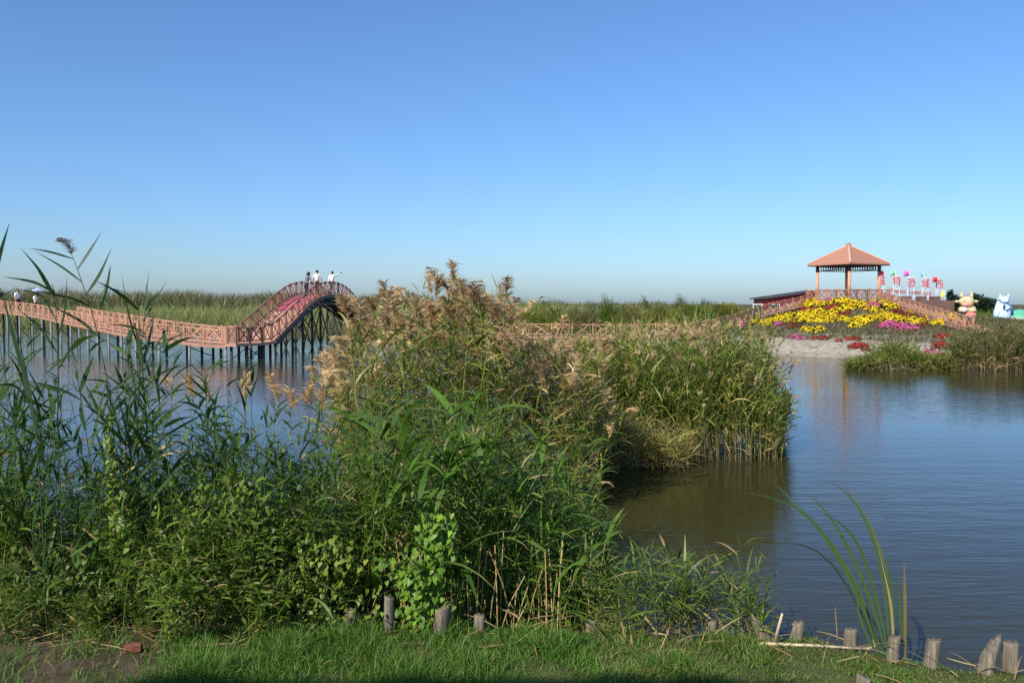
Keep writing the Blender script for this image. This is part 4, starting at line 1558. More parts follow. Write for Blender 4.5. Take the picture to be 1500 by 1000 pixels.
# sparse near stalks at the left, each with its own bend
E_p = [reed_proto("dark green reed stalk standing against the water at the left edge", "sparse reeds at the left edge", 2.4, [(0.036, 0.075, 0.02), (0.046, 0.10, 0.022), (0.065, 0.125, 0.026)], False, nl=14, L=(0.28, 0.5), W=(0.020, 0.036), tipdry=0.05, dry=0.01, dry_base=0.1,
                  lean=(0.05, 0.25), t0=0.25, sides=6, e_start=(0.5, 1.25), droop=(0.0, 0.9)) for _ in range(6)]
envE = envelope([(-20, 430), (20, 460), (60, 510), (110, 470), (150, 450), (200, 470), (240, 440), (280, 500), (340, 500), (380, 520)])
scatter_reeds(E_p, 46, (-30, 385), (6.7, 8.0), envE, 0.6, 1.0, tilt=0.06)
lone = [(-8, 330, 6.7, 0.02), (150, 455, 6.9, -0.05), (222, 405, 7.0, 0.02), (60, 405, 6.8, -0.1), (255, 470, 6.9, 0.03)]
for i, (px, ty, d, ti) in enumerate(lone):
    o = copy_tree(E_p[i % 6])
    x = XA(px, d)
    o.location = (x, d, 0)
    s = (CAM_Z + (445 - ty) / F * d) / 2.4
    o.scale = (s, s, s)
    o.rotation_euler = (0, ti, rng.uniform(0, 6.28))
# the reed with a tuft that leans left into the sky
root = empty("reed", tuple(P(168, 760, 6.8)))
root.location.z = 0
tag(root, "lone reed with a grey brown tuft bending left against the sky", "reed")
pp = [(176, 900), (172, 760), (166, 640), (158, 560), (143, 490), (133, 452), (120, 413), (112, 390), (105, 373)]
pts = np.array([P(a, b, 6.8 - 0.002 * k) for k, (a, b) in enumerate(pp)])
pts[0, 2] = -0.1
g = Geo()
pl = pts - np.array(root.location)
tubes(g, pl[None], np.linspace(0.006, 0.0025, len(pp))[None], np.broadcast_to(np.array([0.045, 0.075, 0.03]), (1, len(pp), 3)), 6)
g.build("stem", M['stem'], root)


def px_leaf(g, pxs, d, wd, col, org, dd=0.0):
    """a leaf through photo points, standing d metres away and reaching dd further at its tip"""
    K = 9
    a = np.array(pxs, float)
    t = np.linspace(0, len(a) - 1, K)
    pxi = np.interp(t, np.arange(len(a)), a[:, 0])
    pyi = np.interp(t, np.arange(len(a)), a[:, 1])
    for _ in range(2):
        pxi[1:-1] = (pxi[:-2] + 2 * pxi[1:-1] + pxi[2:]) / 4
        pyi[1:-1] = (pyi[:-2] + 2 * pyi[1:-1] + pyi[2:]) / 4
    p = np.array([P(u, v, d + dd * i / (K - 1)) for i, (u, v) in enumerate(zip(pxi, pyi))]) - np.array(org)
    tg = np.gradient(p, axis=0)
    tg /= np.linalg.norm(tg, axis=1, keepdims=True)
    vw = np.array([0.25, 1, 0.2])
    side = np.cross(tg, vw)
    side /= np.linalg.norm(side, axis=1, keepdims=True)
    s = np.linspace(0, 1, K)
    prof = np.clip(np.minimum(0.45 + s * 2.2, (1.02 - s) * 2.0), 0.02, 1)[:, None] * wd / 2
    fold = np.cross(side, tg) * 0.25 * prof
    v = np.stack([p - side * prof, p + fold, p + side * prof], 1)
    i0 = np.arange(K - 1) * 3
    qd = np.concatenate([np.stack([i0, i0 + 1, i0 + 4, i0 + 3], -1), np.stack([i0 + 1, i0 + 2, i0 + 5, i0 + 4], -1)])
    g.add(v, qd, np.array(col))


DG = (0.032, 0.07, 0.026)
g = Geo()
for pxs, wd in (([(107, 379), (75, 369), (40, 363)], 0.016), ([(120, 413), (90, 390), (48, 366)], 0.018), ([(114, 394), (130, 370), (150, 338)], 0.022),
                ([(128, 429), (145, 405), (164, 362)], 0.026), ([(147, 441), (157, 415), (162, 385)], 0.018), ([(147, 455), (156, 428), (163, 388)], 0.02),
                ([(131, 449), (110, 437), (80, 432), (40, 422)], 0.022), ([(143, 492), (120, 470), (60, 440)], 0.026), ([(160, 575), (200, 545), (240, 528)], 0.022)):
    px_leaf(g, pxs, 6.8, wd, np.array(DG) * rng.uniform(0.8, 1.3), root.location, rng.uniform(-0.15, 0.15))
g.build("foliage", M['leaf'], root)
g = Geo()
tp = pts[-1] - np.array(root.location)
plumes(g, tp[None], np.array([math.pi]), np.array([0.2]), 120, 0.004, [(0.20, 0.15, 0.10), (0.28, 0.21, 0.14), (0.12, 0.09, 0.07)])
g.build("plume", M['plume'], root)

# two more stalks drawn leaf by leaf against the water and the sky
for lab, d, st, lv in (
        ("reed with a fan of long dark leaves pointing up left near the umbrella", 6.6,
         [(92, 900), (90, 760), (84, 620), (86, 520), (80, 432), (76, 415)],
         [([(80, 432), (58, 395), (30, 363)], 0.026), ([(81, 438), (64, 410), (48, 382)], 0.022), ([(79, 428), (50, 412), (2, 405)], 0.022),
          ([(83, 470), (60, 428), (20, 424)], 0.020), ([(84, 500), (97, 450), (98, 404)], 0.018), ([(86, 520), (60, 480), (26, 452)], 0.026), ([(86, 540), (110, 500), (146, 487)], 0.024)]),
        ("thin reed with upright pointed leaves in front of the far reed field", 7.0,
         [(206, 900), (204, 760), (201, 620), (206, 520), (211, 470), (213, 450)],
         [([(213, 450), (214, 425), (219, 394)], 0.016), ([(213, 455), (222, 440), (232, 428)], 0.026), ([(211, 470), (222, 450), (246, 408)], 0.016),
          ([(207, 520), (190, 470), (178, 401)], 0.018), ([(204, 550), (218, 500), (229, 444)], 0.028), ([(203, 600), (192, 540), (186, 455)], 0.030), ([(202, 580), (235, 545), (276, 532)], 0.024)]),
        ("thick reed leaf stalk crossing the left edge of the boardwalk", 6.4,
         [(70, 900), (62, 760), (54, 640), (44, 570), (30, 505), (12, 440), (-4, 415)],
         [([(44, 572), (30, 530), (14, 470), (2, 425)], 0.040), ([(54, 640), (48, 600), (36, 560), (28, 520)], 0.042), ([(46, 590), (20, 560), (-20, 568)], 0.024), ([(-6, 400), (2, 365), (14, 326)], 0.030), ([(58, 690), (90, 660), (130, 650)], 0.026)])):
    root = empty("reed", tuple(P(st[0][0], 760, d)))
    root.location.z = 0
    tag(root, lab, "reed")
    pts = np.array([P(a_, b_, d) for a_, b_ in st])
    pts[0, 2] = -0.1
    g = Geo()
    tubes(g, (pts - np.array(root.location))[None], np.linspace(0.006, 0.002, len(st))[None], np.broadcast_to(np.array([0.045, 0.075, 0.03]), (1, len(st), 3)), 6)
    g.build("stem", M['stem'], root)
    g = Geo()
    for pxs, wd in lv:
        px_leaf(g, pxs, d, wd, np.array(DG) * rng.uniform(0.8, 1.4), root.location, rng.uniform(-0.15, 0.15))
    g.build("foliage", M['leaf'], root)

# leafy weeds at the bank
W_p = []
for i in range(5):
    root = empty("weed_plant", (0, 0, -60))
    tag(root, "bushy weed with narrow green leaves on the bank at the left", "weed", "bushy weeds on the bank")
    gs_, gl_, gp_ = Geo(), Geo(), Geo()
    nst = 7
    bb = np.concatenate([rng.normal(0, 0.06, (nst, 2)), np.zeros((nst, 1))], 1)
    gen_reeds(gs_, gl_, gp_, bb, rng.uniform(0.6, 1.1, nst), [(0.10, 0.17, 0.02), (0.15, 0.22, 0.025), (0.05, 0.10, 0.016)], (0.1, 0.6), nl=42, L=(0.06, 0.13), W=(0.010, 0.024), t0=0.05, dry_base=0.1,
              thick=0.004, e_start=(0.0, 0.9), droop=(0, 1.2), prof=np.array([0.3, 0.9, 1.0, 0.6, 0.05]))
    gs_.build("stem", M['stem'], root)
    gl_.build("foliage", M['leaf'], root)
    root["h"] = 1.05
    W_p.append(root)
envW = envelope([(-20, 800), (60, 790), (140, 800), (200, 760), (250, 690), (300, 640), (350, 640), (400, 680), (450, 740), (560, 780), (620, 800), (720, 800), (860, 830)])
scatter_reeds(W_p, 58, (-20, 500), (6.12, 6.9), envW, 0.4, 1.0, z0=0.3, tilt=0.12, gap=dark_gaps)


# climbing vines with heart leaves
def vine(label, path, n, spread, d, pal, size=(0.05, 0.085)):
    a = np.array(path, float)
    t = rng.random(n) * (len(a) - 1)
    px = np.interp(t, np.arange(len(a)), a[:, 0]) + rng.normal(0, 1, n) * np.interp(t, np.arange(len(a)), np.array(spread, float))
    py = np.interp(t, np.arange(len(a)), a[:, 1]) + rng.normal(0, 6, n)
    p = np.array([P(u, v, d + rng.uniform(-0.12, 0.14)) for u, v in zip(px, py)])
    org = P(a[-1, 0], a[-1, 1], d)
    root = empty("climbing_vine", tuple(org))
    tag(root, label, "vine")
    s = rng.uniform(*size, n)[:, None]
    yaw = rng.normal(-0.45, 0.6, n)
    tiltv = rng.uniform(0.15, 0.9, n)
    rollv = rng.normal(0, 0.35, n)
    right = np.stack([np.cos(yaw), np.sin(yaw), 0 * yaw], -1)
    fwd = np.stack([np.sin(yaw), -np.cos(yaw), 0 * yaw], -1)
    down = fwd * np.cos(tiltv + 0.6)[:, None] + np.array([0, 0, -1]) * np.sin(tiltv + 0.6)[:, None]
    r2 = right * np.cos(rollv)[:, None] + down * np.sin(rollv)[:, None]
    d2 = down * np.cos(rollv)[:, None] - right * np.sin(rollv)[:, None]
    nr = np.cross(r2, d2)
    shp = [(0, 0.08, 0), (-0.30, -0.18, 0.06), (-0.47, 0.18, 0.10), (-0.25, 0.60, 0.05), (0, 1.0, -0.06), (0.25, 0.60, 0.05), (0.47, 0.18, 0.10), (0.30, -0.18, 0.06), (0, 0.5, -0.02)]
    v = np.stack([p - org + (r2 * u + d2 * w_ + nr * z) * s for u, w_, z in shp], 1)
    i0 = (np.arange(n) * 9)[:, None]
    qd = np.stack([i0 + np.array([0, 1, 2, 8]), i0 + np.array([8, 2, 3, 4]), i0 + np.array([8, 4, 5, 6]), i0 + np.array([0, 8, 6, 7])], 1)
    g = Geo()
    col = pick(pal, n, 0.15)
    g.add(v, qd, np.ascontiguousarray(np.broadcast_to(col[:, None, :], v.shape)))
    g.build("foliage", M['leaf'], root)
    g = Geo()
    for _ in range(4):
        st = np.array([P(u + rng.normal(0, 6), v_, d + 0.05) for u, v_ in path]) - org
        tubes(g, st[None], np.full((1, len(path)), 0.003), np.broadcast_to(np.array([0.16, 0.15, 0.06]), (1, len(path), 3)), 4)
    g.build("stem", M['stem'], root)


VG = [(0.12, 0.24, 0.02), (0.17, 0.29, 0.03), (0.08, 0.17, 0.02)]
vine("bright green heart leaved vine hanging over the bank between two posts", [(640, 755), (632, 800), (622, 850), (612, 900), (612, 940)], 540, [11, 17, 21, 18, 10], 6.40, VG, (0.035, 0.062))
vine("small bright green vine spray above the tall pale post", [(560, 820), (590, 832), (598, 870)], 60, [10, 12, 6], 6.45, VG, (0.035, 0.06))
vine("yellow green vine wrapped up a reed at the left", [(158, 618), (162, 665), (166, 710), (170, 760), (160, 800)], 210, [4, 5, 7, 11, 16], 6.7, [(0.13, 0.20, 0.02), (0.18, 0.24, 0.025), (0.08, 0.14, 0.02)], (0.03, 0.055))
vine("leafy vine patch over the reeds left of the posts", [(480, 790), (470, 840), (480, 890), (470, 920)], 340, [26, 34, 32, 26], 6.45, [(0.15, 0.22, 0.022), (0.21, 0.25, 0.03), (0.09, 0.15, 0.018)], (0.03, 0.055))
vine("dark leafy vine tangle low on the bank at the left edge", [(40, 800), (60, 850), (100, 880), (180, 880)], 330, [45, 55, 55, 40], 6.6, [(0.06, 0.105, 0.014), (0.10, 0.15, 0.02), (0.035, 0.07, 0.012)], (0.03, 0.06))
vine("green vine mat over the weeds in the left middle of the bank", [(330, 700), (350, 760), (360, 830), (330, 880)], 420, [40, 55, 50, 45], 6.55, [(0.09, 0.16, 0.016), (0.14, 0.20, 0.022), (0.05, 0.10, 0.014)], (0.025, 0.05))

# dry standing canes among the reeds
n = 100
px = rng.uniform(380, 880, n)
d = rng.uniform(6.5, 7.3, n)
b = np.stack([(px - 750) / F * d, d, np.full(n, 0.05)], -1)
g = Geo()
H = rng.uniform(0.3, 1.0, n)
tubes(g, stem_points(b, H, rng.uniform(0, 6.28, n), rng.uniform(0, 0.35, n), 4), np.full((n, 4), 0.005), np.broadcast_to(pick(TAN, n)[:, None, :], (n, 4, 3)), 5)
tag(g.build("dry_canes", M['stem']), "pale dry reed canes standing among the green reeds at the bank", "reeds", kind="stuff")

# ------------------------------------------------------------------ bank: grass, posts, litter
g = Geo()
n = 150000
x = rng.uniform(-4.3, 4.6, n)
y = rng.uniform(5.0, 6.75, n)
sdn = bank_edge(x) - y
cl = np.sin(x * 4.1 + 0.6) * np.sin(y * 6.3 + 1.0) + 0.6 * np.sin(x * 9.7 + y * 5)
soil = (x < -2.25 + 0.25 * np.sin(y * 9)) & (rng.random(n) < 0.9)
k = (sdn > -0.02 + 0.05 * cl) & ~soil & (rng.random(n) < 0.72 + 0.42 * cl)
x, y, cl, sdn = x[k], y[k], cl[k], sdn[k]
n = len(x)
tall = 0.05 + 0.06 * np.clip(cl, 0, 2) + 0.045 * sstep(0.2, -0.8, x)
h = tall * rng.uniform(0.6, 1.7, n) * np.interp(x, [1.0, 2.2], [1.0, 0.5])
GR = [(0.07, 0.18, 0.02), (0.11, 0.24, 0.03), (0.15, 0.26, 0.04), (0.055, 0.14, 0.02)]
DRYG = [(0.26, 0.24, 0.08), (0.2, 0.2, 0.06)]
c = pick(GR, n)
yel = rng.random(n) < np.where(x > 0.6, 0.32, 0.10)
c = np.where(yel[:, None], pick(DRYG, n), c)
ribbons(g, np.stack([x, y, terrain(x, y) - 0.01], -1), rng.uniform(0, 6.28, n), rng.uniform(0.7, 1.5, n), rng.uniform(0.1, 1.5, n), h, rng.uniform(0.003, 0.0065, n), c,
        np.array([0.8, 1, 0.75, 0.05]))
tag(g.build("grass", M['grass']), "short lush lawn grass on the bank in front of the posts", "grass", kind="stuff")

# reed litter
g = Geo()
n = 520
x = rng.uniform(-4.2, 3.4, n)
y = bank_edge(x) - np.abs(rng.normal(0, 0.22, n)) + 0.05
lf = rng.random(n) < 0.3
x = np.where(lf, rng.uniform(-3.9, -2.0, n), x)
y = np.where(lf, bank_edge(x) - rng.uniform(0.0, 0.6, n), y)
b = np.stack([x, y, terrain(x, y) + rng.uniform(0.005, 0.06, n)], -1)
ribbons(g, b, rng.uniform(0, 6.28, n), rng.normal(0.1, 0.25, n), rng.uniform(-0.2, 0.5, n), rng.uniform(0.08, 0.4, n), rng.uniform(0.004, 0.012, n), pick(TAN, n), np.array([0.8, 1, 0.9, 0.4]))
tag(g.build("reed_litter", M['plume']), "scattered dry reed leaves and straw along the bank edge", "litter", kind="stuff")


def post(px, top, base, wpx, d, label, slope=0.0, lean=0.0, mat='post', split=False):
    """weathered round stake with a cut top"""
    x = XA(px, d)
    z0 = gz(x, d) - 0.25
    zb = P(px, base, d)[2]
    zt = P(px, top, d)[2]
    r = wpx / F * d / 2
    n = 14
    rows = [z0, zb, zb + (zt - zb) * 0.35, zb + (zt - zb) * 0.7, zt - 0.012, zt]
    vs, fs = [], []
    ph = random.uniform(0, 6)
    for j, z in enumerate(rows):
        t = (z - zb) / (zt - zb)
        for k in range(n):
            a = 2 * math.pi * k / n
            rr = r * (1.0 + 0.07 * math.sin(3 * a + ph) + 0.05 * math.sin(7 * a + 2 * ph) + 0.03 * math.sin(2.0 * j + a)) * (1.06 - 0.08 * t) * (0.9 if j == len(rows) - 1 else 1)
            cz = z
            if j >= 3:
                cz = z + slope * math.cos(a) * r * (1 if j >= 4 else 0.3) + 0.006 * math.sin(5 * a + ph)
            vs.append((x + lean * (z - zb) + rr * math.cos(a), d + rr * math.sin(a), cz))
    for j in range(len(rows) - 1):
        for k in range(n):
            k2 = (k + 1) % n
            fs.append((j * n + k, j * n + k2, (j + 1) * n + k2, (j + 1) * n + k))
    L = len(vs)
    vs.append((x + lean * (zt - zb), d, zt - 0.006))
    for k in range(n):
        fs.append(((len(rows) - 1) * n + k, (len(rows) - 1) * n + (k + 1) % n, L))
    root = empty("wooden_post", (x, d, zb))
    MB().add(vs, fs).build("wooden_post_mesh", M[mat], root, True)
    o = root.children[0]
    o.parent = None
    o.location = root.location
    bpy.data.objects.remove(root)
    o.name = "wooden_post"
    tag(o, label, "post", "weathered stakes along the bank")


post(510, 892, 922, 17, 6.42, "low dark stake at the left end of the row, half hidden in leaves")
post(567, 874, 938, 15.5, 6.36, "tall slim pale stake just left of the bright vine", slope=-0.2)
post(643, 890, 940, 24, 6.34, "thick dark grey stake just right of the bright vine", slope=0.5, lean=0.05)
post(702, 900, 936, 17, 6.42, "short dark stake under drooping straw right of the vine")
post(868, 908, 936, 15, 6.42, "short stub of a stake among straw in the middle of the bank")
post(1046, 908, 940, 18, 6.4, "stake nearly buried in short light green reeds")
post(1126, 905, 934, 24, 6.35, "broken leaning stake beside the short reeds and fallen canes", slope=-0.7, lean=-0.35)
post(1173, 911, 946, 17.5, 6.22, "straight grey stake at the left end of the fallen canes", slope=0.3, lean=0.06)
post(1254, 921, 953, 19, 6.1, "square topped stake behind the fallen canes, left of the cattail", slope=0.15)
post(1317, 932, 981, 17.5, 5.88, "tall stake directly beside the cattail leaves", slope=0.25, lean=0.07)
post(1373, 936, 988, 20, 5.78, "cracked pale stake standing alone right of the cattail", slope=0.1, lean=0.12)
post(1455, 941, 994, 23, 5.68, "stake with a slanting cut top near the right edge", slope=1.15, lean=0.22)
post(1494, 940, 990, 22, 5.7, "rough barked stake at the right edge of the photo", slope=0.1)
post(1027, 986, 1015, 22, 5.6, "dark stub in the grass at the bottom edge", slope=-0.4)
post(1276, 990, 1015, 22, 5.55, "dark flat stub in the grass below the cattail", slope=-0.3)

# fallen canes
for i, (a, bb, lab) in enumerate((((1110, 942), (1270, 950), "long pale fallen cane lying along the stakes"),
                                  ((1150, 947), (1255, 956), "pale fallen cane lying below the longest one"),
                                  ((1255, 957), (1282, 946), "short pale cane crossing the fallen canes at an angle"),
                                  ((1272, 965), (1302, 971), "thin pale cane at the foot of the cattail"),
                                  ((1135, 940), (1146, 898), "broken cane leaning up beside the leaning stake"))):
    p, q2 = P(*a, 6.12), P(*bb, 6.05)
    root = MB().tube([p, (p + q2) / 2 + np.array([0, 0, 0.006]), q2], [0.012, 0.011, 0.008], 8).build("fallen_cane", paint("dry_cane", (0.50, 0.42, 0.28), 0.7, 0.2, 30), None, True)
    tag(root, lab, "cane", "fallen canes on the bank")

# cattail
root = empty("cattail_plant", tuple(P(1300, 975, 5.95)))
tag(root, "cattail with long arching leaves growing beside a stake at the water", "plant")
CT = (0.06, 0.12, 0.035)
for pxs, wd, col, dd in (
        ([(1298, 968), (1272, 905), (1235, 820), (1190, 755), (1155, 728), (1085, 720)], 0.022, CT, 0.3),
        ([(1296, 968), (1262, 870), (1225, 800), (1170, 740), (1130, 703)], 0.022, CT, 0.5),
        ([(1302, 968), (1278, 880), (1245, 805), (1215, 750), (1172, 710)], 0.022, CT, 0.2),
        ([(1304, 968), (1290, 895), (1272, 830), (1255, 780), (1222, 757), (1200, 750)], 0.018, (0.08, 0.13, 0.04), -0.1),
        ([(1304, 968), (1300, 880), (1288, 800), (1262, 745), (1235, 707), (1205, 704)], 0.018, CT, 0.2),
        ([(1308, 968), (1306, 880), (1298, 830), (1283, 780), (1262, 735), (1238, 715)], 0.016, (0.12, 0.15, 0.05), 0.1),
        ([(1296, 970), (1262, 900), (1240, 850), (1205, 800), (1160, 792), (1125, 796)], 0.014, (0.03, 0.05, 0.03), 0.4),
        ([(1309, 970), (1308, 900), (1301, 860), (1287, 805)], 0.013, (0.42, 0.30, 0.15), 0.0),
        ([(1311, 970), (1308, 890), (1303, 840), (1300, 803)], 0.020, CT, 0.0),
        ([(1322, 945), (1318, 890), (1313, 832)], 0.016, CT, 0.0),
        ([(1325, 975), (1326, 900), (1325, 850), (1324, 820)], 0.018, (0.22, 0.16, 0.05), 0.0),
        ([(1290, 968), (1268, 930), (1255, 890), (1256, 860)], 0.016, CT, 0.1),
        ([(1293, 970), (1275, 920), (1262, 880), (1258, 838)], 0.014, (0.08, 0.13, 0.04), 0.0)):
    g = Geo()
    px_leaf(g, pxs, 5.95, wd * 1.15, np.array(col), root.location, dd)
    g.build("leaf", M['leaf'], root)

# broken brick in the grass
m = MB()
c = P(196, 978, 5.95)
m.box((c[0], c[1], gz(c[0], c[1]) + 0.03), (0.115, 0.06, 0.055), 0.2)
o = m.build("brick_fragment", M['brick'])
bv = o.modifiers.new("bevel", 'BEVEL')
bv.width = 0.008
bv.segments = 2
tag(o, "broken red brick lying between soil and grass", "brick")


# ------------------------------------------------------------------ people
def skin_mesh(name, verts, edges, mat, parent, sub=1):
    me = bpy.data.meshes.new(name)
    me.from_pydata([v[0] for v in verts], edges, [])
    o = bpy.data.objects.new(name, me)
    COL.objects.link(o)
    md = o.modifiers.new("skin", 'SKIN')
    sk = me.skin_vertices[0].data if len(me.skin_vertices) else None
    if sk is None:
        bpy.context.view_layer.objects.active = o
        bpy.ops.object.modifier_remove(modifier="skin")
        md = o.modifiers.new("skin", 'SKIN')
        sk = me.skin_vertices[0].data
    for i, v in enumerate(verts):
        r = v[1]
        sk[i].radius = (r, r) if isinstance(r, (int, float)) else r
        sk[i].use_root = (i == 0)
    ss = o.modifiers.new("sub", 'SUBSURF')
    ss.levels = sub
    ss.render_levels = sub
    bpy.context.view_layer.update()
    dg = bpy.context.evaluated_depsgraph_get()
    m2 = bpy.data.meshes.new_from_object(o.evaluated_get(dg))
    bpy.data.objects.remove(o)
    m2.name = name
    m2.materials.clear()
    m2.polygons.foreach_set("use_smooth", [True] * len(m2.polygons))
    return link_mesh(name, m2, mat, parent)


def person(loc, rz, label, top, legs, H=1.66, arms=None, bend=0.0, hair_r=0.105, head_turn=0.0, sleeves=0.5, stance=0.09, hair_long=False, hat=None):
    """faces local +Y; arms: (left elbow, left wrist, right elbow, right wrist) in local metres for H = 1.66"""
    k = H / 1.66
    root = empty("person", tuple(loc), rz)
    tag(root, label, "person")

    def up(p):                       # bend the upper body forward about the hip
        x, y, z = p
        dz = z - 0.92
        if dz > 0:
            y2 = y * math.cos(bend) + dz * math.sin(bend)
            z2 = 0.92 + dz * math.cos(bend) - y * math.sin(bend)
            return (x * k, y2 * k, z2 * k)
        return (x * k, y * k, z * k)

    arms = arms or ((-0.245, -0.01, 1.06), (-0.25, 0.07, 0.83), (0.245, -0.01, 1.06), (0.25, 0.07, 0.83))
    J = [((0, 0, 0.90), 0.125), ((0, 0, 1.06), 0.115), ((0, 0.0, 1.24), 0.135), ((0, -0.005, 1.36), 0.095), ((0, 0.0, 1.44), 0.052), ((0, 0.012, 1.50), 0.060), ((0, 0.02, 1.57), 0.088), ((0, 0.015, 1.635), 0.062)]
    E = [(0, 1), (1, 2), (2, 3), (3, 4), (4, 5), (5, 6), (6, 7)]
    V = [(up(p), r * k) for p, r in J]
    limbs = {}
    for s, el, wr in ((-1, arms[0], arms[1]), (1, arms[2], arms[3])):
        i = len(V)
        V.append((up((s * 0.165, -0.005, 1.35)), 0.062 * k))
        V.append((up(el), 0.043 * k))
        V.append((up(wr), 0.030 * k))
        E += [(3, i), (i, i + 1), (i + 1, i + 2)]
        a, b = Vector(el), Vector(wr)
        d = (b - a).normalized()
        sd_ = d.cross(Vector((0, 1, 0.2))).normalized()
        palm = b + d * 0.055
        V.append((up(palm), (0.036 * k, 0.018 * k)))
        E.append((i + 2, i + 3))
        for f, (off, ln) in enumerate(((-0.027, 0.070), (-0.009, 0.080), (0.009, 0.076), (0.026, 0.058))):
            j = len(V)
            b0 = palm + d * 0.035 + sd_ * off
            V.append((up(b0), 0.0095 * k))
            V.append((up(b0 + d * ln * 0.55 + Vector((0, 0.008, 0))), 0.0085 * k))
            V.append((up(b0 + d * ln + Vector((0, 0.022, 0))), 0.007 * k))
            E += [(i + 3, j), (j, j + 1), (j + 1, j + 2)]
        j = len(V)
        V.append((up(palm - sd_ * 0.04 * s + d * 0.0), 0.011 * k))
        V.append((up(palm - sd_ * 0.055 * s + d * 0.045), 0.009 * k))
        E += [(i + 3, j), (j, j + 1)]
    for s in (-1, 1):
        i = len(V)
        V += [((s * 0.085 * k, 0, 0.84 * k), 0.09 * k), ((s * stance * k, 0.02 * k, 0.48 * k), 0.062 * k), ((s * (stance + 0.01) * k, -0.01 * k, 0.09 * k), 0.040 * k), ((s * (stance + 0.02) * k, 0.11 * k, 0.035 * k), 0.032 * k)]
        E += [(0, i), (i, i + 1), (i + 1, i + 2), (i + 2, i + 3)]
    body = skin_mesh("body", V, E, M['skin'], root, 1)
    # face
    hx, hy, hz = up((0, 0.015, 1.565))
    ct, st_ = math.cos(head_turn), math.sin(head_turn)

    def fc(x, y, z):
        return (hx + (x * ct - y * st_) * k, hy + (x * st_ + y * ct) * k, hz + z * k)
    m = MB()
    m.tube([fc(0, 0.085, 0.015), fc(0, 0.112, -0.02), fc(0, 0.088, -0.03)], [0.008, 0.016, 0.008], 8)
    for s in (-1, 1):
        m.ball(fc(s * 0.088, 0.0, -0.01), (0.014, 0.02, 0.032), 8, 6)
    m.ball(fc(0, 0.0, -0.03), (0.068, 0.075, 0.085), 12, 8)
    m.ball(fc(0, 0.012, 0.0), (0.082, 0.092, 0.105), 14, 10)
    hd = m.build("head", M['skin'], None, True)
    hd.parent = root
    for s in (-1, 1):
        e = MB().ball(fc(s * 0.034, 0.092, 0.012), (0.013, 0.008, 0.008), 8, 6).build("eye", M['hair'], None, True)
        e.parent = hd
    e = MB().ball(fc(0, 0.088, -0.062), (0.024, 0.008, 0.007), 8, 6).build("mouth", M['redwall'], None, True)
    e.parent = hd
    m = MB()
    m.ball(fc(0, -0.022, 0.035), (hair_r * 0.93, hair_r, hair_r * 0.92), 14, 10)
    if hair_long:
        m.ball(fc(0, -0.05, -0.03), (hair_r * 0.95, hair_r * 0.8, hair_r), 14, 10)
    h_ = m.build("hair", M['hair'], None, True)
    h_.parent = root
    # clothing
    V = [(up((0, 0, 0.93)), 0.152 * k), (up((0, 0, 1.06)), 0.14 * k), (up((0, 0, 1.24)), 0.155 * k), (up((0, -0.005, 1.37)), 0.105 * k), (up((0, 0, 1.425)), 0.065 * k)]
    E = [(0, 1), (1, 2), (2, 3), (3, 4)]
    for s, el, wr in ((-1, arms[0], arms[1]), (1, arms[2], arms[3])):
        i = len(V)
        V.append((up((s * 0.168, -0.005, 1.352)), 0.075 * k))
        E.append((3, i))
        sh_ = Vector((s * 0.168, -0.005, 1.352))
        if sleeves < 1:
            V.append((up(sh_.lerp(Vector(el), sleeves * 1.6)), 0.066 * k))
            E.append((i, i + 1))
        else:
            V.append((up(el), 0.055 * k))
            V.append((up(Vector(el).lerp(Vector(wr), 0.92)), 0.043 * k))
            E += [(i, i + 1), (i + 1, i + 2)]
    skin_mesh("shirt", V, E, M[top], root, 1)
    V = [((0, 0, 0.95 * k), 0.140 * k), ((0, 0, 0.87 * k), 0.135 * k)]
    E = [(0, 1)]
    for s in (-1, 1):
        i = len(V)
        V += [((s * 0.088 * k, 0, 0.80 * k), 0.102 * k), ((s * stance * k, 0.02 * k, 0.48 * k), 0.078 * k), ((s * (stance + 0.01) * k, -0.01 * k, 0.08 * k), 0.062 * k)]
        E += [(1, i), (i, i + 1), (i + 1, i + 2)]
    skin_mesh("trousers", V, E, M[legs], root, 1)
    for s in (-1, 1):
        sh = MB().ball(((s * (stance + 0.015)) * k, 0.05 * k, 0.04 * k), (0.048 * k, 0.135 * k, 0.045 * k), 12, 8).build("shoe", M['shoe'], None, True)
        sh.parent = root
    return root


def on_bridge(px, y):
    return (XA(px, y), y, smooth_z(y) + 0.018)


person(on_bridge(449, 59.5), R(-40), "person with black hair in a grey patterned top leaning towards the bridge railing", 'patterned', 'trouser', 1.58, bend=0.32, hair_r=0.13, hair_long=True, sleeves=0.55,
       arms=((-0.25, 0.08, 1.08), (-0.20, 0.26, 0.98), (0.27, 0.12, 1.10), (0.28, 0.34, 1.04)))
person(on_bridge(465, 61.0), R(8), "person in a white short sleeved shirt and dark trousers seen from behind on the bridge", 'shirt', 'trouser', 1.68, sleeves=0.55,
       arms=((-0.27, 0.0, 1.08), (-0.28, 0.09, 0.86), (0.27, 0.0, 1.08), (0.30, 0.09, 0.86)))
person(on_bridge(487.0, 63.8), R(12), "person in a white shirt on the bridge pointing right with one raised arm", 'shirt', 'greytrouser', 1.70, sleeves=1.0, head_turn=R(55),
       arms=((-0.25, 0.0, 1.08), (-0.24, 0.08, 0.85), (0.36, 0.08, 1.44), (0.56, 0.16, 1.56)))


def on_walk(px):
    best = min(range(200), key=lambda i: abs(proj_px(path_at(i / 199)) - px))
    return path_at(best / 199)


LPR = resample(lp, 0.15)


def path_at(t):
    return LPR[int(t * (len(LPR) - 1))]


def proj_px(p):
    return 750 + F * p.x / p.y


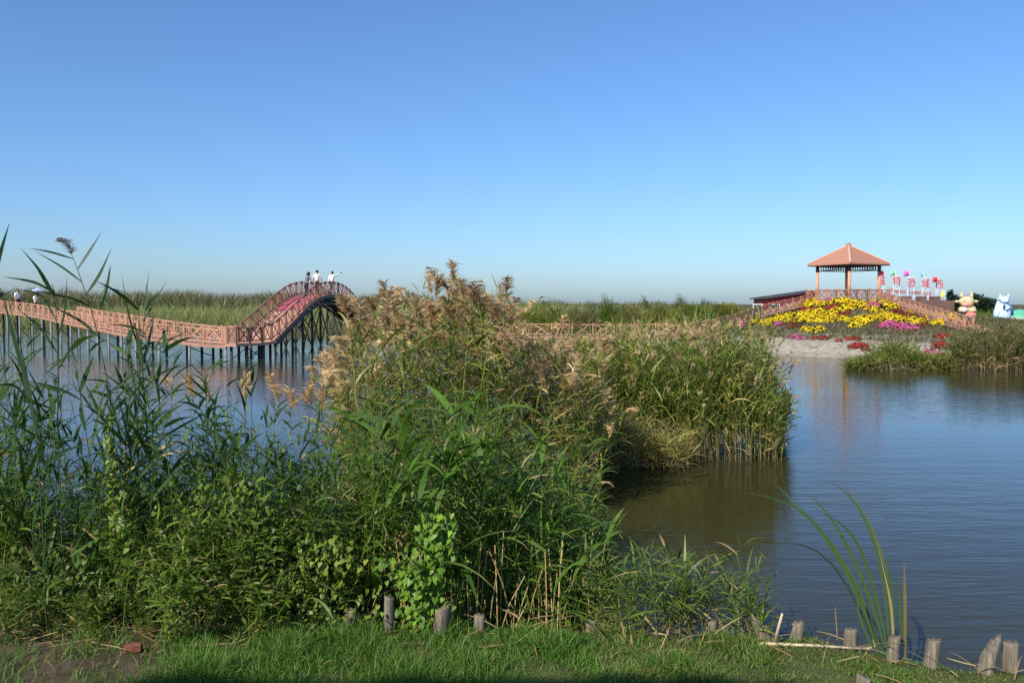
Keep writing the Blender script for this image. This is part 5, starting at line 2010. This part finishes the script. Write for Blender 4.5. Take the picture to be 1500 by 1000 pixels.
for px, lab, top, legs, H, rz, hat in ((2, "person in dark clothes walking at the left edge of the boardwalk", 'trouser', 'trouser', 1.7, -115, None),
                                       (27.5, "person in a white shirt and dark trousers walking on the left boardwalk", 'shirt', 'trouser', 1.7, -110, None),
                                       (53, "person in dark clothes walking under the pale umbrella on the boardwalk", 'shirt', 'trouser', 1.52, -110, 'u')):
    p = on_walk(px)
    arms = None
    if hat:
        arms = ((-0.25, -0.01, 1.08), (-0.25, 0.07, 0.85), (0.22, 0.12, 1.10), (0.12, 0.28, 1.22))
    person((p.x, p.y, p.z + 0.005), R(rz), lab, top, legs, H, sleeves=0.6, arms=arms)
    if hat:
        k = H / 1.66
        a = R(rz)
        lx, ly = 0.10 * k, 0.33 * k
        x, y = p.x + lx * math.cos(a) - ly * math.sin(a), p.y + lx * math.sin(a) + ly * math.cos(a)
        root = empty("umbrella", (x, y, p.z + 1.1))
        tag(root, "pale lavender umbrella held open over a person on the boardwalk", "umbrella")
        zt = p.z + 1.86
        MB().tube([(x, y, p.z + 1.0), (x, y, zt)], 0.012, 8).build("shaft", M['darksteel'], root)
        m = MB()
        nseg, prof = 16, [(0.02, 0.0), (0.18, -0.03), (0.34, -0.10), (0.47, -0.22)]
        vs, fs = [], []
        for lay in (0, -0.012):
            for r_, dz in prof:
                for s in range(nseg):
                    aa = 2 * math.pi * s / nseg
                    sc = 1.0 if s % 2 == 0 else 0.95
                    vs.append((x + r_ * sc * math.cos(aa), y + r_ * sc * math.sin(aa), zt + dz + lay))
        for j in range(len(prof) - 1):
            for s in range(nseg):
                s2 = (s + 1) % nseg
                fs.append((j * nseg + s, (j + 1) * nseg + s, (j + 1) * nseg + s2, j * nseg + s2))
                o = len(prof) * nseg
                fs.append((o + j * nseg + s, o + j * nseg + s2, o + (j + 1) * nseg + s2, o + (j + 1) * nseg + s))
        m.add(vs, fs)
        m.build("canopy", M['umbrella'], root, True)

# unseen block added behind the camera; its edge throws shade along the lawn
root = empty("shade_caster", (-6.1, -6.0, 0.35))
tag(root, "unseen block added behind the viewpoint to shade the front of the lawn", "building")
EH = 7.0
MB().box((-6.1, -6.45, 0.35 + EH / 2 - 0.1), (3.4, 7.4, EH)).build("wall", M['shadewood'], root)
MB().box((-6.1, -6.3, 0.35 + EH), (4.2, 8.0, 0.25)).build("roof", M['darkroof'], root)  # slab whose front edge sets where the added shade begins
